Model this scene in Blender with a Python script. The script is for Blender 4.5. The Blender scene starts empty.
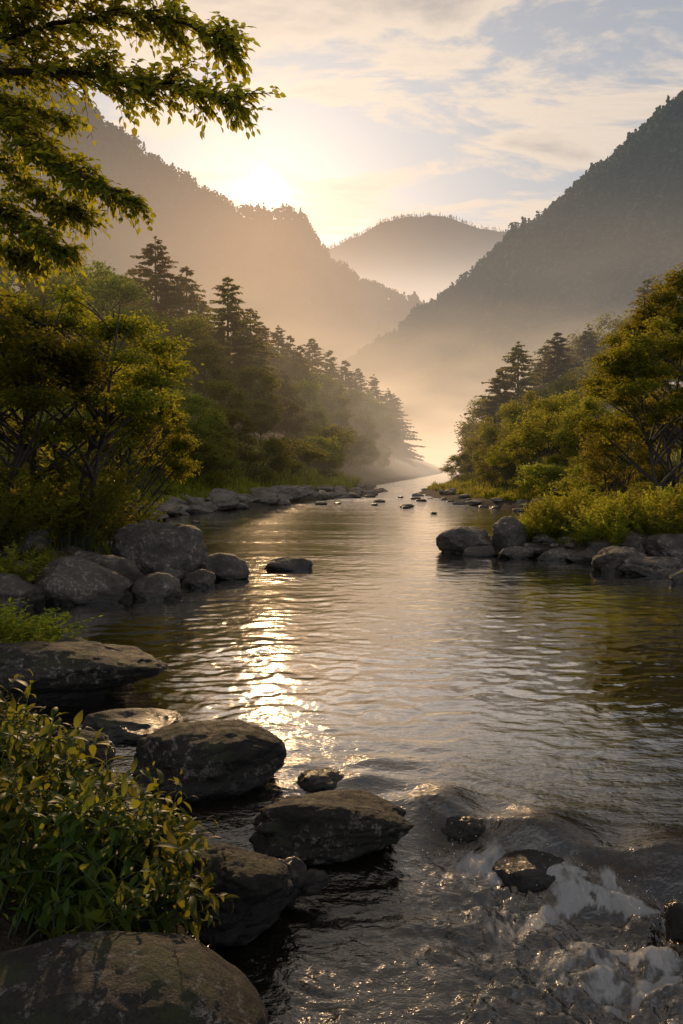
import bpy, math
import numpy as np
from mathutils import Vector

R = math.radians
scene = bpy.context.scene
COL = scene.collection

# ------------------------------------------------------------------ camera numbers
CAM_H = 2.0
PITCH = R(3.36)
F = 800.0
W_PX, H_PX = 683, 1024
FWD = np.array([0, math.cos(PITCH), -math.sin(PITCH)])
UP = np.array([0, math.sin(PITCH), math.cos(PITCH)])
CAM = np.array([0, 0, CAM_H])

def ray(px, py):
    return FWD + (px - 341.5) / F * np.array([1.0, 0, 0]) + (512 - py) / F * UP

def at(px, py, Y):
    """world point at world distance Y seen in direction px,py"""
    d = ray(px, py)
    return CAM + d * (Y / d[1])

SUN_EL, SUN_AZ = R(18.3), R(-5.4)       # az: negative = left of +Y
SUN_DIR = np.array([math.sin(SUN_AZ) * math.cos(SUN_EL), math.cos(SUN_AZ) * math.cos(SUN_EL), math.sin(SUN_EL)])

# ------------------------------------------------------------------ noise
def _h(ix, iy, iz, s):
    n = (ix.astype(np.int64) * 374761393 + iy.astype(np.int64) * 668265263 + iz.astype(np.int64) * 2147483647 + s * 974634777) & 0xFFFFFFFF
    n = ((n ^ (n >> 13)) * 1274126177) & 0xFFFFFFFF
    n = (n ^ (n >> 16)) & 0xFFFFFFFF
    n = (n * 2246822519) & 0xFFFFFFFF
    n = n ^ (n >> 15)
    return n / 4294967295.0 * 2 - 1

def noise3(x, y, z, s=0):
    x, y, z = np.broadcast_arrays(np.asarray(x, float), np.asarray(y, float), np.asarray(z, float))
    ix, iy, iz = np.floor(x), np.floor(y), np.floor(z)
    fx, fy, fz = x - ix, y - iy, z - iz
    u, v, w = [t * t * t * (t * (t * 6 - 15) + 10) for t in (fx, fy, fz)]
    r = 0
    for a in (0, 1):
        for b in (0, 1):
            for c in (0, 1):
                wt = (u if a else 1 - u) * (v if b else 1 - v) * (w if c else 1 - w)
                r = r + wt * _h(ix + a, iy + b, iz + c, s)
    return r

def noise2(x, y, s=0):
    x, y = np.broadcast_arrays(np.asarray(x, float), np.asarray(y, float))
    ix, iy = np.floor(x), np.floor(y)
    fx, fy = x - ix, y - iy
    u, v = [t * t * t * (t * (t * 6 - 15) + 10) for t in (fx, fy)]
    z = np.zeros_like(ix)
    a, b = _h(ix, iy, z, s), _h(ix + 1, iy, z, s)
    c, d = _h(ix, iy + 1, z, s), _h(ix + 1, iy + 1, z, s)
    return (a * (1 - u) + b * u) * (1 - v) + (c * (1 - u) + d * u) * v

def fbm2(x, y, o=4, s=0, g=0.5):
    r, a = 0, 1.0
    for i in range(o):
        r = r + a * noise2(x * 2 ** i + 17.3 * i, y * 2 ** i - 9.1 * i, s + i); a *= g
    return r

def fbm3(x, y, z, o=4, s=0, g=0.5):
    r, a = 0, 1.0
    for i in range(o):
        r = r + a * noise3(x * 2 ** i + 3.3 * i, y * 2 ** i - 5.1 * i, z * 2 ** i + 7.7 * i, s + i); a *= g
    return r

def sst(a, b, x):
    t = np.clip((x - a) / (b - a), 0, 1)
    return t * t * (3 - 2 * t)

# ------------------------------------------------------------------ mesh building
def unit(v):
    return v / np.maximum(np.linalg.norm(v, axis=-1, keepdims=True), 1e-9)

def np_mesh(name, V, tris=None, quads=None, attrs=None, smooth=True, mat=None):
    me = bpy.data.meshes.new(name)
    V = np.ascontiguousarray(V, dtype=np.float32)
    tris = np.zeros((0, 3), int) if tris is None else tris
    quads = np.zeros((0, 4), int) if quads is None else quads
    nl = len(tris) * 3 + len(quads) * 4
    me.vertices.add(len(V)); me.vertices.foreach_set('co', V.ravel())
    me.loops.add(nl)
    me.loops.foreach_set('vertex_index', np.concatenate([tris.ravel(), quads.ravel()]).astype(np.int32))
    me.polygons.add(len(tris) + len(quads))
    st = np.concatenate([np.arange(len(tris)) * 3, len(tris) * 3 + np.arange(len(quads)) * 4]).astype(np.int32)
    me.polygons.foreach_set('loop_start', st)
    me.polygons.foreach_set('use_smooth', np.full(len(st), smooth))
    for k, a in (attrs or {}).items():
        at_ = me.attributes.new(k, 'FLOAT', 'POINT')
        at_.data.foreach_set('value', np.asarray(a, np.float32))
    me.update(calc_edges=True); me.validate()
    if mat: me.materials.append(mat)
    return me

def link(name, me, parent=None, loc=None):
    o = bpy.data.objects.new(name, me); COL.objects.link(o)
    if parent: o.parent = parent
    if loc is not None: o.location = loc
    return o

def tag(o, label=None, cat=None, group=None, kind=None):
    if label: o['label'] = label
    if cat: o['category'] = cat
    if group: o['group'] = group
    if kind: o['kind'] = kind
    return o

class Geo:
    def __init__(s): s.V = []; s.T = []; s.Q = []; s.A = []; s.n = 0
    def add(s, V, T=None, Q=None, A=None):
        if T is not None and len(T): s.T.append(T + s.n)
        if Q is not None and len(Q): s.Q.append(Q + s.n)
        s.V.append(V); s.A.append(np.zeros(len(V)) if A is None else A); s.n += len(V)
    def tube(s, pts, rad, sides=6):
        pts = np.asarray(pts, float); rad = np.asarray(rad, float); n = len(pts)
        t = unit(np.gradient(pts, axis=0))
        ref = np.array([0.31, 0.87, 0.2]) if abs(t[:, 1]).mean() < .8 else np.array([1.0, 0, 0.1])
        a = unit(np.cross(t, ref)); b = np.cross(t, a)
        th = np.arange(sides) / sides * 2 * math.pi
        V = pts[:, None] + rad[:, None, None] * (np.cos(th)[None, :, None] * a[:, None] + np.sin(th)[None, :, None] * b[:, None])
        i = np.arange(n - 1)[:, None] * sides; j = np.arange(sides)[None]; k = (j + 1) % sides
        Q = np.stack([i + j, i + k, i + sides + k, i + sides + j], -1).reshape(-1, 4)
        s.add(V.reshape(-1, 3), Q=Q)
    def leaves(s, P, A, N, L, Wd, tpl, tint):
        P = np.atleast_2d(P); A = unit(A); B = unit(np.cross(N, A)); N = np.cross(A, B)
        tv, tt, tq = tpl
        n, K = len(P), len(tv)
        L = np.broadcast_to(L, (n,)); Wd = np.broadcast_to(Wd, (n,))
        V = (P[:, None] + tv[None, :, 0, None] * (L[:, None, None] * A[:, None])
             + tv[None, :, 1, None] * (Wd[:, None, None] * B[:, None]) + tv[None, :, 2, None] * (L[:, None, None] * N[:, None]))
        off = (np.arange(n) * K)[:, None, None]
        s.add(V.reshape(-1, 3), T=(tt[None] + off).reshape(-1, 3) if len(tt) else None,
              Q=(tq[None] + off).reshape(-1, 4) if len(tq) else None, A=np.repeat(tint, K))
    def mesh(s, name, mat, smooth=False):
        V = np.concatenate(s.V)
        return np_mesh(name, V, np.concatenate(s.T) if s.T else None, np.concatenate(s.Q) if s.Q else None,
                       {'tint': np.concatenate(s.A)}, smooth, mat)

def _t(v, t, q):
    return np.array(v, float), np.array(t, int).reshape(-1, 3), np.array(q, int).reshape(-1, 4)
LEAF_NEAR = _t([(0, 0, 0), (.28, .42, .05), (.28, 0, -.02), (.28, -.42, .05), (.62, .36, .03), (.62, 0, -.05), (.62, -.36, .03), (1, 0, -.14)],
               [(0, 2, 1), (0, 3, 2), (4, 5, 7), (5, 6, 7)], [(1, 2, 5, 4), (2, 3, 6, 5)])
LEAF_LANCE = _t([(0, 0, 0), (.2, .35, .05), (.2, 0, .02), (.2, -.35, .05), (.5, .5, .0), (.5, 0, -.04), (.5, -.5, .0), (.78, .3, -.12), (.78, 0, -.15), (.78, -.3, -.12), (1, 0, -.32)],
                [(0, 2, 1), (0, 3, 2), (7, 8, 10), (8, 9, 10)], [(1, 2, 5, 4), (2, 3, 6, 5), (4, 5, 8, 7), (5, 6, 9, 8)])
LEAF_FAR = _t([(0, 0, 0), (.45, .5, .06), (1, 0, -.1), (.5, -.5, .06)], [], [(0, 3, 2, 1)])
BLADE = _t([(0, .5, 0), (0, -.5, 0), (.5, .4, .04), (.5, -.4, .04), (.85, .2, -.08), (.85, -.2, -.08), (1, 0, -.22)],
           [(4, 5, 6)], [(0, 1, 3, 2), (2, 3, 5, 4)])

# ------------------------------------------------------------------ materials
def new_mat(name):
    m = bpy.data.materials.new(name); m.use_nodes = True
    nt = m.node_tree; nt.nodes.clear()
    return m, nt, nt.nodes, nt.links

class NT:
    def __init__(s, nt): s.nt = nt
    def n(s, typ, **kw):
        nd = s.nt.nodes.new(typ); ins = kw.pop('ins', {})
        for k, v in kw.items(): setattr(nd, k, v)
        for k, v in ins.items():
            if isinstance(v, bpy.types.NodeSocket): s.nt.links.new(v, nd.inputs[k])
            else: nd.inputs[k].default_value = v
        return nd
    def math(s, op, a, b=None, c=None, clamp=False):
        ins = {0: a}
        if b is not None: ins[1] = b
        if c is not None: ins[2] = c
        nd = s.n('ShaderNodeMath', operation=op, ins=ins); nd.use_clamp = clamp
        return nd.outputs[0]
    def vmath(s, op, a, b=None, out=0, scale=None):
        ins = {0: a}
        if b is not None: ins[1] = b
        nd = s.n('ShaderNodeVectorMath', operation=op, ins=ins)
        if scale is not None:
            if isinstance(scale, bpy.types.NodeSocket): s.nt.links.new(scale, nd.inputs['Scale'])
            else: nd.inputs['Scale'].default_value = scale
        return nd.outputs[out]
    def ramp(s, fac, stops, interp='LINEAR'):
        nd = s.n('ShaderNodeValToRGB', ins={0: fac}); cr = nd.color_ramp; cr.interpolation = interp
        while len(cr.elements) < len(stops): cr.elements.new(0.5)
        for e, (p, c) in zip(cr.elements, stops):
            e.position = p; e.color = (*c, 1) if len(c) == 3 else c
        return nd.outputs[0]
    def mix(s, fac, a, b, typ='MIX'):
        nd = s.n('ShaderNodeMix', data_type='RGBA', blend_type=typ)
        for k, v in ((0, fac), (6, a), (7, b)):
            if isinstance(v, bpy.types.NodeSocket): s.nt.links.new(v, nd.inputs[k])
            else: nd.inputs[k].default_value = v if k == 0 else ((*v, 1) if len(v) == 3 else v)
        return nd.outputs[2]
    def noise(s, vec, scale, detail=3, rough=.5, out=0, dist=0):
        return s.n('ShaderNodeTexNoise', ins={'Vector': vec, 'Scale': scale, 'Detail': detail, 'Roughness': rough, 'Distortion': dist}).outputs[out]
    def mrange(s, v, a, b, c=0.0, d=1.0, smooth=False):
        nd = s.n('ShaderNodeMapRange', ins={0: v, 1: a, 2: b, 3: c, 4: d})
        if smooth: nd.interpolation_type = 'SMOOTHSTEP'
        return nd.outputs[0]
    def scale(s, vec, sc):
        return s.n('ShaderNodeMapping', ins={0: vec, 3: sc}).outputs[0]

def leaf_mat(name, dark, light, trans, tfac=.5, gloss=.25, var=.35, rough=.5):
    m, nt, _, _ = new_mat(name); t = NT(nt)
    at_ = t.n('ShaderNodeAttribute', attribute_name='tint').outputs['Fac']
    oi = t.n('ShaderNodeObjectInfo').outputs['Random']
    geo = t.n('ShaderNodeNewGeometry')
    nz = t.noise(geo.outputs['Position'], 1.2, 2)
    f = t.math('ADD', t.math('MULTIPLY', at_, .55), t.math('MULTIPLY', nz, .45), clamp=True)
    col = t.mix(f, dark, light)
    tcol = t.mix(f, tuple(c * .55 for c in trans), trans)
    hs = t.n('ShaderNodeHueSaturation', ins={'Hue': t.mrange(oi, 0, 1, .5 - .03 * var / .35, .5 + .02), 'Value': t.mrange(oi, 0, 1, 1 - var, 1 + var), 'Color': col}).outputs[0]
    hs2 = t.n('ShaderNodeHueSaturation', ins={'Hue': t.mrange(oi, 0, 1, .48, .52), 'Value': t.mrange(oi, 0, 1, 1 - var, 1 + var), 'Color': tcol}).outputs[0]
    d = t.n('ShaderNodeBsdfPrincipled', ins={'Base Color': hs, 'Roughness': rough, 'Specular IOR Level': gloss})
    tr = t.n('ShaderNodeBsdfTranslucent', ins={'Color': hs2})
    mx = t.n('ShaderNodeMixShader', ins={0: tfac, 1: d.outputs[0], 2: tr.outputs[0]})
    o = t.n('ShaderNodeOutputMaterial', ins={'Surface': mx.outputs[0]})
    return m

def bark_mat(name, c1=(.022, .016, .011), c2=(.06, .045, .032)):
    m, nt, _, _ = new_mat(name); t = NT(nt)
    p = t.n('ShaderNodeTexCoord').outputs['Object']
    nz = t.noise(t.scale(p, (6, 6, 1.2)), 5, 4, .6)
    col = t.mix(nz, c1, c2)
    b = t.n('ShaderNodeBump', ins={'Strength': .6, 'Distance': .02, 'Height': nz}).outputs[0]
    d = t.n('ShaderNodeBsdfPrincipled', ins={'Base Color': col, 'Roughness': .9, 'Normal': b})
    t.n('ShaderNodeOutputMaterial', ins={'Surface': d.outputs[0]})
    return m

def rock_mat(name, base, pale, wet=.07, wetoff=0.0, moss=.0):
    m, nt, _, _ = new_mat(name); t = NT(nt)
    g = t.n('ShaderNodeNewGeometry'); P = g.outputs['Position']
    tc = t.n('ShaderNodeTexCoord').outputs['Object']
    rnd = t.n('ShaderNodeObjectInfo').outputs['Random']
    pv = t.vmath('ADD', P, t.vmath('SCALE', (7.3, 3.1, 9.7), scale=rnd))
    n1 = t.noise(pv, 2.2, 5, .6)
    n2 = t.noise(pv, 17, 6, .75)
    n3 = t.noise(pv, 95, 4, .7)
    vor = t.n('ShaderNodeTexVoronoi', feature='DISTANCE_TO_EDGE', ins={'Vector': t.vmath('ADD', pv, t.vmath('SCALE', t.noise(pv, 3, 3, .5, out=1), scale=.5)), 'Scale': 1.5}).outputs[0]
    vein = t.mrange(vor, .0, .035, 1, 0)
    vein = t.math('MULTIPLY', vein, t.mrange(n1, .5, .7, 0, .6))
    col = t.mix(t.mrange(n1, .3, .7), tuple(c * .35 for c in base), tuple(c * 1.15 for c in base))
    lich = t.math('MULTIPLY', t.mrange(n2, .53, .59, 0, .8), t.mrange(n1, .44, .57))
    col = t.mix(lich, col, pale)
    col = t.mix(t.mrange(n3, .45, .60, 0, .75), col, tuple(c * .3 for c in base))
    col = t.mix(vein, col, tuple(c * .25 for c in base))
    if moss:
        nzz = t.n('ShaderNodeSeparateXYZ', ins={0: g.outputs['Normal']}).outputs[2]
        mm = t.math('MULTIPLY', t.mrange(nzz, .2, .9), t.mrange(t.noise(pv, 5, 4, .6), .48, .6, 0, moss))
        col = t.mix(mm, col, (.03, .038, .01))
    z = t.n('ShaderNodeSeparateXYZ', ins={0: P}).outputs[2]
    zz = t.math('SUBTRACT', z, t.math('MULTIPLY', t.math('SUBTRACT', n2, .5), .12))
    wetm = t.mrange(zz, wetoff + wet * .6, wetoff + wet * 1.4, 1, 0, True)
    col = t.mix(wetm, col, t.mix(.75, col, (.006, .005, .004)))
    rough = t.mrange(wetm, 0, 1, t.mrange(n2, .4, .65, .65, .9), .18)
    h = t.math('ADD', t.math('MULTIPLY', n2, .5), t.math('ADD', t.math('MULTIPLY', n3, .18), t.math('MULTIPLY', vein, -.35)))
    b = t.n('ShaderNodeBump', ins={'Strength': 1.0, 'Distance': .06, 'Height': h}).outputs[0]
    d = t.n('ShaderNodeBsdfPrincipled', ins={'Base Color': col, 'Roughness': rough, 'Normal': b, 'Specular IOR Level': t.mrange(wetm, 0, 1, .18, .45)})
    t.n('ShaderNodeOutputMaterial', ins={'Surface': d.outputs[0]})
    return m

M_LEAF_NEAR = leaf_mat('leaf_overhang', (.028, .046, .006), (.070, .092, .010), (.60, .48, .03), .55, .1, .2)
M_LEAF_MID = leaf_mat('leaf_broad', (.020, .038, .006), (.075, .095, .012), (.54, .48, .03), .5, .05, .25)
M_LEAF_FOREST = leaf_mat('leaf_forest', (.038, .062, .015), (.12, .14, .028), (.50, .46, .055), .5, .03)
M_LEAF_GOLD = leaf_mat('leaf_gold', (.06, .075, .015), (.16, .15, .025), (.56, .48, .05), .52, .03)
M_NEEDLE = leaf_mat('needles', (.040, .052, .020), (.11, .105, .036), (.42, .32, .06), .42, .05)
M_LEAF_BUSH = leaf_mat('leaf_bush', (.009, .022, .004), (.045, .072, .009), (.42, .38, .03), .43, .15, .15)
M_GRASS = leaf_mat('grass_blade', (.035, .065, .010), (.12, .16, .02), (.60, .54, .05), .52, .06, .5)
M_FAR = leaf_mat('leaf_mountain', (.009, .020, .012), (.075, .082, .035), (.14, .13, .04), .2, 0, .3, 1.0)
M_BARK = bark_mat('bark')
M_STEM = bark_mat('stem', (.02, .03, .008), (.04, .05, .015))
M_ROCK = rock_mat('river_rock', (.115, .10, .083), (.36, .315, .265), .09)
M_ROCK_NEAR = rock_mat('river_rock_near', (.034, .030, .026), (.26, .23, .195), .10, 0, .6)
M_ROCK_LOW = rock_mat('river_rock_low', (.030, .026, .022), (.20, .175, .15), .10, -.16, .3)
M_ROCK_WET = rock_mat('wet_rock', (.028, .019, .012), (.06, .045, .03), .25, .02)
M_PEBBLE = rock_mat('shore_stone', (.19, .16, .13), (.38, .33, .27), .05)

def ground_mat():
    m, nt, _, _ = new_mat('ground'); t = NT(nt)
    P = t.n('ShaderNodeNewGeometry').outputs['Position']
    n1 = t.noise(P, .8, 5, .6); n2 = t.noise(P, 9, 5, .7)
    z = t.n('ShaderNodeSeparateXYZ', ins={0: P}).outputs[2]
    soil = t.mix(n2, (.018, .014, .010), (.07, .055, .04))
    green = t.mix(n1, (.018, .026, .008), (.05, .06, .018))
    col = t.mix(t.mrange(t.math('ADD', z, t.math('MULTIPLY', n1, .4)), .45, .9), soil, green)
    b = t.n('ShaderNodeBump', ins={'Strength': .8, 'Distance': .08, 'Height': n2}).outputs[0]
    d = t.n('ShaderNodeBsdfPrincipled', ins={'Base Color': col, 'Roughness': .95, 'Normal': b, 'Specular IOR Level': .1})
    t.n('ShaderNodeOutputMaterial', ins={'Surface': d.outputs[0]})
    return m

def mountain_mat():
    m, nt, _, _ = new_mat('mountain_forest_floor'); t = NT(nt)
    P = t.n('ShaderNodeNewGeometry').outputs['Position']
    n1 = t.noise(P, .012, 6, .6); n2 = t.noise(P, .09, 4, .7)
    col = t.mix(t.math('MULTIPLY', n1, 1.0), (.014, .020, .010), (.05, .042, .016))
    b = t.n('ShaderNodeBump', ins={'Strength': 1, 'Distance': 8, 'Height': n2}).outputs[0]
    d = t.n('ShaderNodeBsdfPrincipled', ins={'Base Color': col, 'Roughness': 1, 'Normal': b, 'Specular IOR Level': 0})
    t.n('ShaderNodeOutputMaterial', ins={'Surface': d.outputs[0]})
    return m

# ------------------------------------------------------------------ terrain function
YL = np.array([-30, 0, 2, 2.9, 3.6, 4.4, 5.2, 6.5, 8, 10, 11.3, 12.5, 13.6, 15, 17, 22, 30, 40, 50, 58, 64, 80, 100, 130, 180, 300, 600, 3000, 9000.])
XL = np.array([-3, -.9, -.75, -.75, -.95, -1.5, -2.2, -3.4, -4.3, -4.7, -4.6, -3.6, -2.9, -3.2, -4.6, -6.3, -7.3, -3.5, .6, 2.4, 2.6, 3.6, 7.5, 13, 22, 40, 70, 150, 300.])
YR = np.array([-30, 0, 5, 10, 14, 15.5, 17, 18.6, 20, 23, 29, 35, 39, 46, 57, 64, 72, 80, 100, 130, 180, 300, 600, 3000, 9000.])
XR = np.array([9, 9, 8.5, 8, 7.2, 6.6, 4.4, 2.7, 3.4, 6.2, 8.4, 8.8, 6.6, 5.8, 5.2, 7.8, 10.2, 12.5, 16, 20, 34, 55, 95, 250, 500.])

def x_left(y): return np.interp(y, YL, XL)
def x_right(y): return np.interp(y, YR, XR)

def terrain(x, y):
    x = np.asarray(x, float); y = np.asarray(y, float)
    wob = .25 * fbm2(x * .6, y * .6, 3, 5)
    dl = x_left(y) - x + wob; dr = x - x_right(y) + wob
    k = 1.0
    d = np.maximum(dl, dr)
    left = dl > dr
    land = np.maximum(d, 0)
    slope_l = .06 + .36 * sst(14, 32, y)
    slope_r = .10 + .26 * sst(22, 60, y)
    sl = np.where(left, slope_l, slope_r)
    lim = 170.0
    hill = sl * lim * (1 - np.exp(-np.maximum(land - 2.0, 0) / lim)) * np.exp(-np.maximum(y - 400, 0) / 500)
    z = .42 * (1 - np.exp(-land / .9)) + .02 * land * (land < 60) + hill
    z = z + .10 * fbm2(x * .9, y * .9, 4, 9) * sst(0, 2, land) + .9 * fbm2(x * .07, y * .07, 3, 19) * sst(3, 25, land)
    bed = -.75 * (1 - np.exp(-np.maximum(-d, 0) / .8)) + .05 * fbm2(x * 2, y * 2, 3, 3)
    z = np.where(d > 0, z, bed)
    return z

def T1(x, y): return float(terrain(np.array([x]), np.array([y]))[0])

def ray_ground(px, py, zmin=0.0):
    d = ray(px, py)
    s = np.geomspace(1.5, 900, 6000)
    P = CAM + d * s[:, None]
    h = np.maximum(terrain(P[:, 0], P[:, 1]), zmin)
    i = np.argmax(P[:, 2] < h)
    return P[i] if P[i][2] < h[i] else P[-1]

# ground sheet
def axis(lo, hi, near, k):
    u = np.linspace(-1, 1, k)
    s = np.sinh(u * 6.0) / np.sinh(6.0)
    return np.where(s < 0, -s * lo, s * hi)
gx = axis(-5000, 5000, 0, 620)
gy = np.concatenate([np.arange(-25, -1, 1.0), np.geomspace(1, 9000, 620) - 2.0])
GX, GY = np.meshgrid(gx, gy)
GZ = terrain(GX, GY)
def grid_faces(nr, nc):
    i = np.arange(nr - 1)[:, None] * nc + np.arange(nc - 1)[None]
    return np.stack([i, i + 1, i + nc + 1, i + nc], -1).reshape(-1, 4)
V = np.stack([GX, GY, GZ], -1).reshape(-1, 3)
gm = np_mesh('ground', V, quads=grid_faces(*GX.shape), mat=ground_mat())
tag(link('ground', gm), 'dark earthy riverbed and banks rising to the valley slopes', 'ground', kind='structure')

# ------------------------------------------------------------------ river surface
LX = np.array([-3.0, -.6, .1, .5, .85, 1.2, 1.7, 2.4, 3.2, 6.0])
LY = np.array([4.3, 4.55, 4.65, 4.62, 4.4, 4.15, 3.85, 3.7, 3.6, 3.5])
def river(x, y, detail=True):
    """height, foam and 'rock showing through' of the water"""
    ly = np.interp(x, LX, LY) + .20 * noise2(x * 1.5, 0 * x, 77) + .07 * noise2(x * 4.5, 0 * x, 78)
    s = ly - y                                  # metres downstream of the ledge
    soft = np.interp(x, [-1, .2, .6, 3], [1.6, .9, .30, .26])
    drop = -.13 * sst(-.25, 1, s / soft)
    h = drop
    brown = np.zeros_like(x)
    for (bx, by, sx, sy, a) in ((.62, 4.62, .17, .16, .07), (1.12, 4.22, .26, .18, .11), (1.72, 3.95, .24, .18, .10), (2.3, 3.8, .3, .2, .09), (.15, 4.95, .15, .10, .035), (.32, 5.25, .22, .1, .03), (1.45, 3.35, .16, .13, .06), (1.95, 3.2, .2, .15, .07)):
        g = np.exp(-((x - bx) / sx) ** 2 - ((y - by) / np.where(y < by, sy * .75, sy * 1.5)) ** 2)
        h = h + a * g; brown = np.maximum(brown, g * (a > .055) * (s > -.5))
    near = np.exp(-np.maximum(y - 3, 0) / 6)
    turb = sst(.05, .6, s) * sst(-1.2, .9, x + .25 * noise2(x * 2, y * 2, 5))       # white water zone
    turb = turb * (1 - .55 * sst(1.0, 2.0, s))
    # warped coordinates, flow comes towards the camera and a little to the right
    wx = x + .08 * fbm2(x * 3, y * 3, 2, 31); wy = y + .08 * fbm2(x * 3, y * 3, 2, 37)
    chop = fbm2(wx * 3.6, wy * 9, 4, 41, .5)
    ridged = 1 - 2 * np.abs(fbm2(wx * 5, wy * 7, 4, 43, .55))
    down = sst(-.2, .8, s)
    h = h + .008 * chop * (.35 + .65 * near) * (1 - .0 * down) + .004 * down * ridged
    h = h + .032 * turb * sst(.1, .9, x) * fbm2(wx * 6, wy * 7, 4, 47, .5)
    h = h + .0030 * down * fbm2(wx * 8, wy * 22, 3, 45, .5) + .006 * down * fbm2(wx * 2.6 + .4 * s, wy * 7, 3, 46, .5) + .013 * turb * sst(.1, .9, x) * fbm2(wx * 20, wy * 20, 3, 49, .6)
    # smooth standing waves above the ledge
    up = sst(1.6, 0, -s) * (s < 0) * sst(-1.5, .3, x)
    h = h + .010 * up * np.sin((s + .15 * noise2(x * 2.2, y * 2.2, 3)) * 17)
    # pool: low long ripples
    h = h + .0022 * fbm2(x * 1.1, y * 2.6, 3, 51) * sst(4.5, 7, y) + .0013 * noise2(x * 6, y * 14, 52) * sst(4, 6, y)
    streak = fbm2((x + .35 * s) * 9, y * 5.5 + 2 * noise2(x * 3, y * 3, 8), 4, 61, .6)
    blot = fbm2(wx * 2.6, wy * 3.4, 4, 67, .6)
    toe = np.exp(-((s - .32 - .16 * noise2(x * 3, y * 1.5, 12)) / (.10 + .05 * noise2(x * 4, y * 4, 13))) ** 2) * sst(.25, .8, x)
    bill = sst(.18, .34, s) * sst(1.45, .55, s + .3 * noise2(x * 2, y * 2, 15)) * sst(.2, 1.1, x)
    h = h + .035 * toe * (.6 + blot) + .02 * bill * blot
    foam = toe * (.5 + .8 * blot + .7 * streak) + bill * sst(-.05, .5, .65 * blot + .5 * streak + .28 * sst(.8, 1.8, x)) * .95
    foam = foam * (.45 + .75 * sst(-.35, .3, fbm2(wx * 8, wy * 9, 3, 93, .6)))
    veil = sst(-.05, .1, s) * sst(.4, .2, s) * sst(.1, .6, fbm2((x + .2 * y) * 12, y * 2.2, 4, 71)) * sst(.35, .8, x) * .42
    side = sst(.0, .3, s) * sst(1.0, .3, s) * np.exp(-((x - .45) / .3) ** 2) * sst(-.1, .5, .6 * blot + .6 * streak) * .7
    chopf = down * sst(.5, .85, ridged + .3 * blot) * .4 * sst(.3, 1.2, x)
    foam = np.clip(np.maximum.reduce([foam, veil, side, chopf]), 0, 1)
    dark = sst(-.12, .1, s) * sst(.5, .28, s) * sst(.35, .6, x)
    brown = np.maximum(brown * .7, dark * (.25 + .6 * sst(-.1, .5, fbm2(x * 2.2, y * 3, 3, 91))))
    rif = sst(38, 46, y) * sst(92, 76, y) * sst(-.15, .5, fbm2(x * .9, y * .30, 4, 95)) * .75  # white streaks painted in for the bright sky reflection on the far riffle
    foam = np.maximum(foam, rif)
    # a few bubbles and streaks trailing off the left boulders
    tr = sst(.45, .75, fbm2(x * 3, y * 9, 4, 81)) * sst(4.0, 5.5, y) * sst(16, 9, y) * .25
    foam = np.maximum(foam, tr * sst(-3, -1, x) * sst(4, 1, x))
    return h, foam, brown

wy_ = [1.0]
while wy_[-1] < 150: wy_.append(wy_[-1] + max(.0115, .0042 * wy_[-1] ** 1.15))
wy_ = np.array([-25, -15, -8, -4, -2, -1, -.3, .2, .6] + wy_ + [200, 300, 500, 900]) if False else np.concatenate([[-25, -15, -8, -4, -2, -1, -.3, .2, .6], wy_, [200, 300, 500, 900]])
u = np.linspace(-1, 1, 760)
WY, WU = np.meshgrid(wy_, u, indexing='ij')
WX = WU * (np.abs(WY) * .60 + 1.6)
hh, foam, brown = river(WX, WY)
fade = sst(60, 30, WY)
V = np.stack([WX, WY, hh * fade], -1).reshape(-1, 3)

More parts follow.
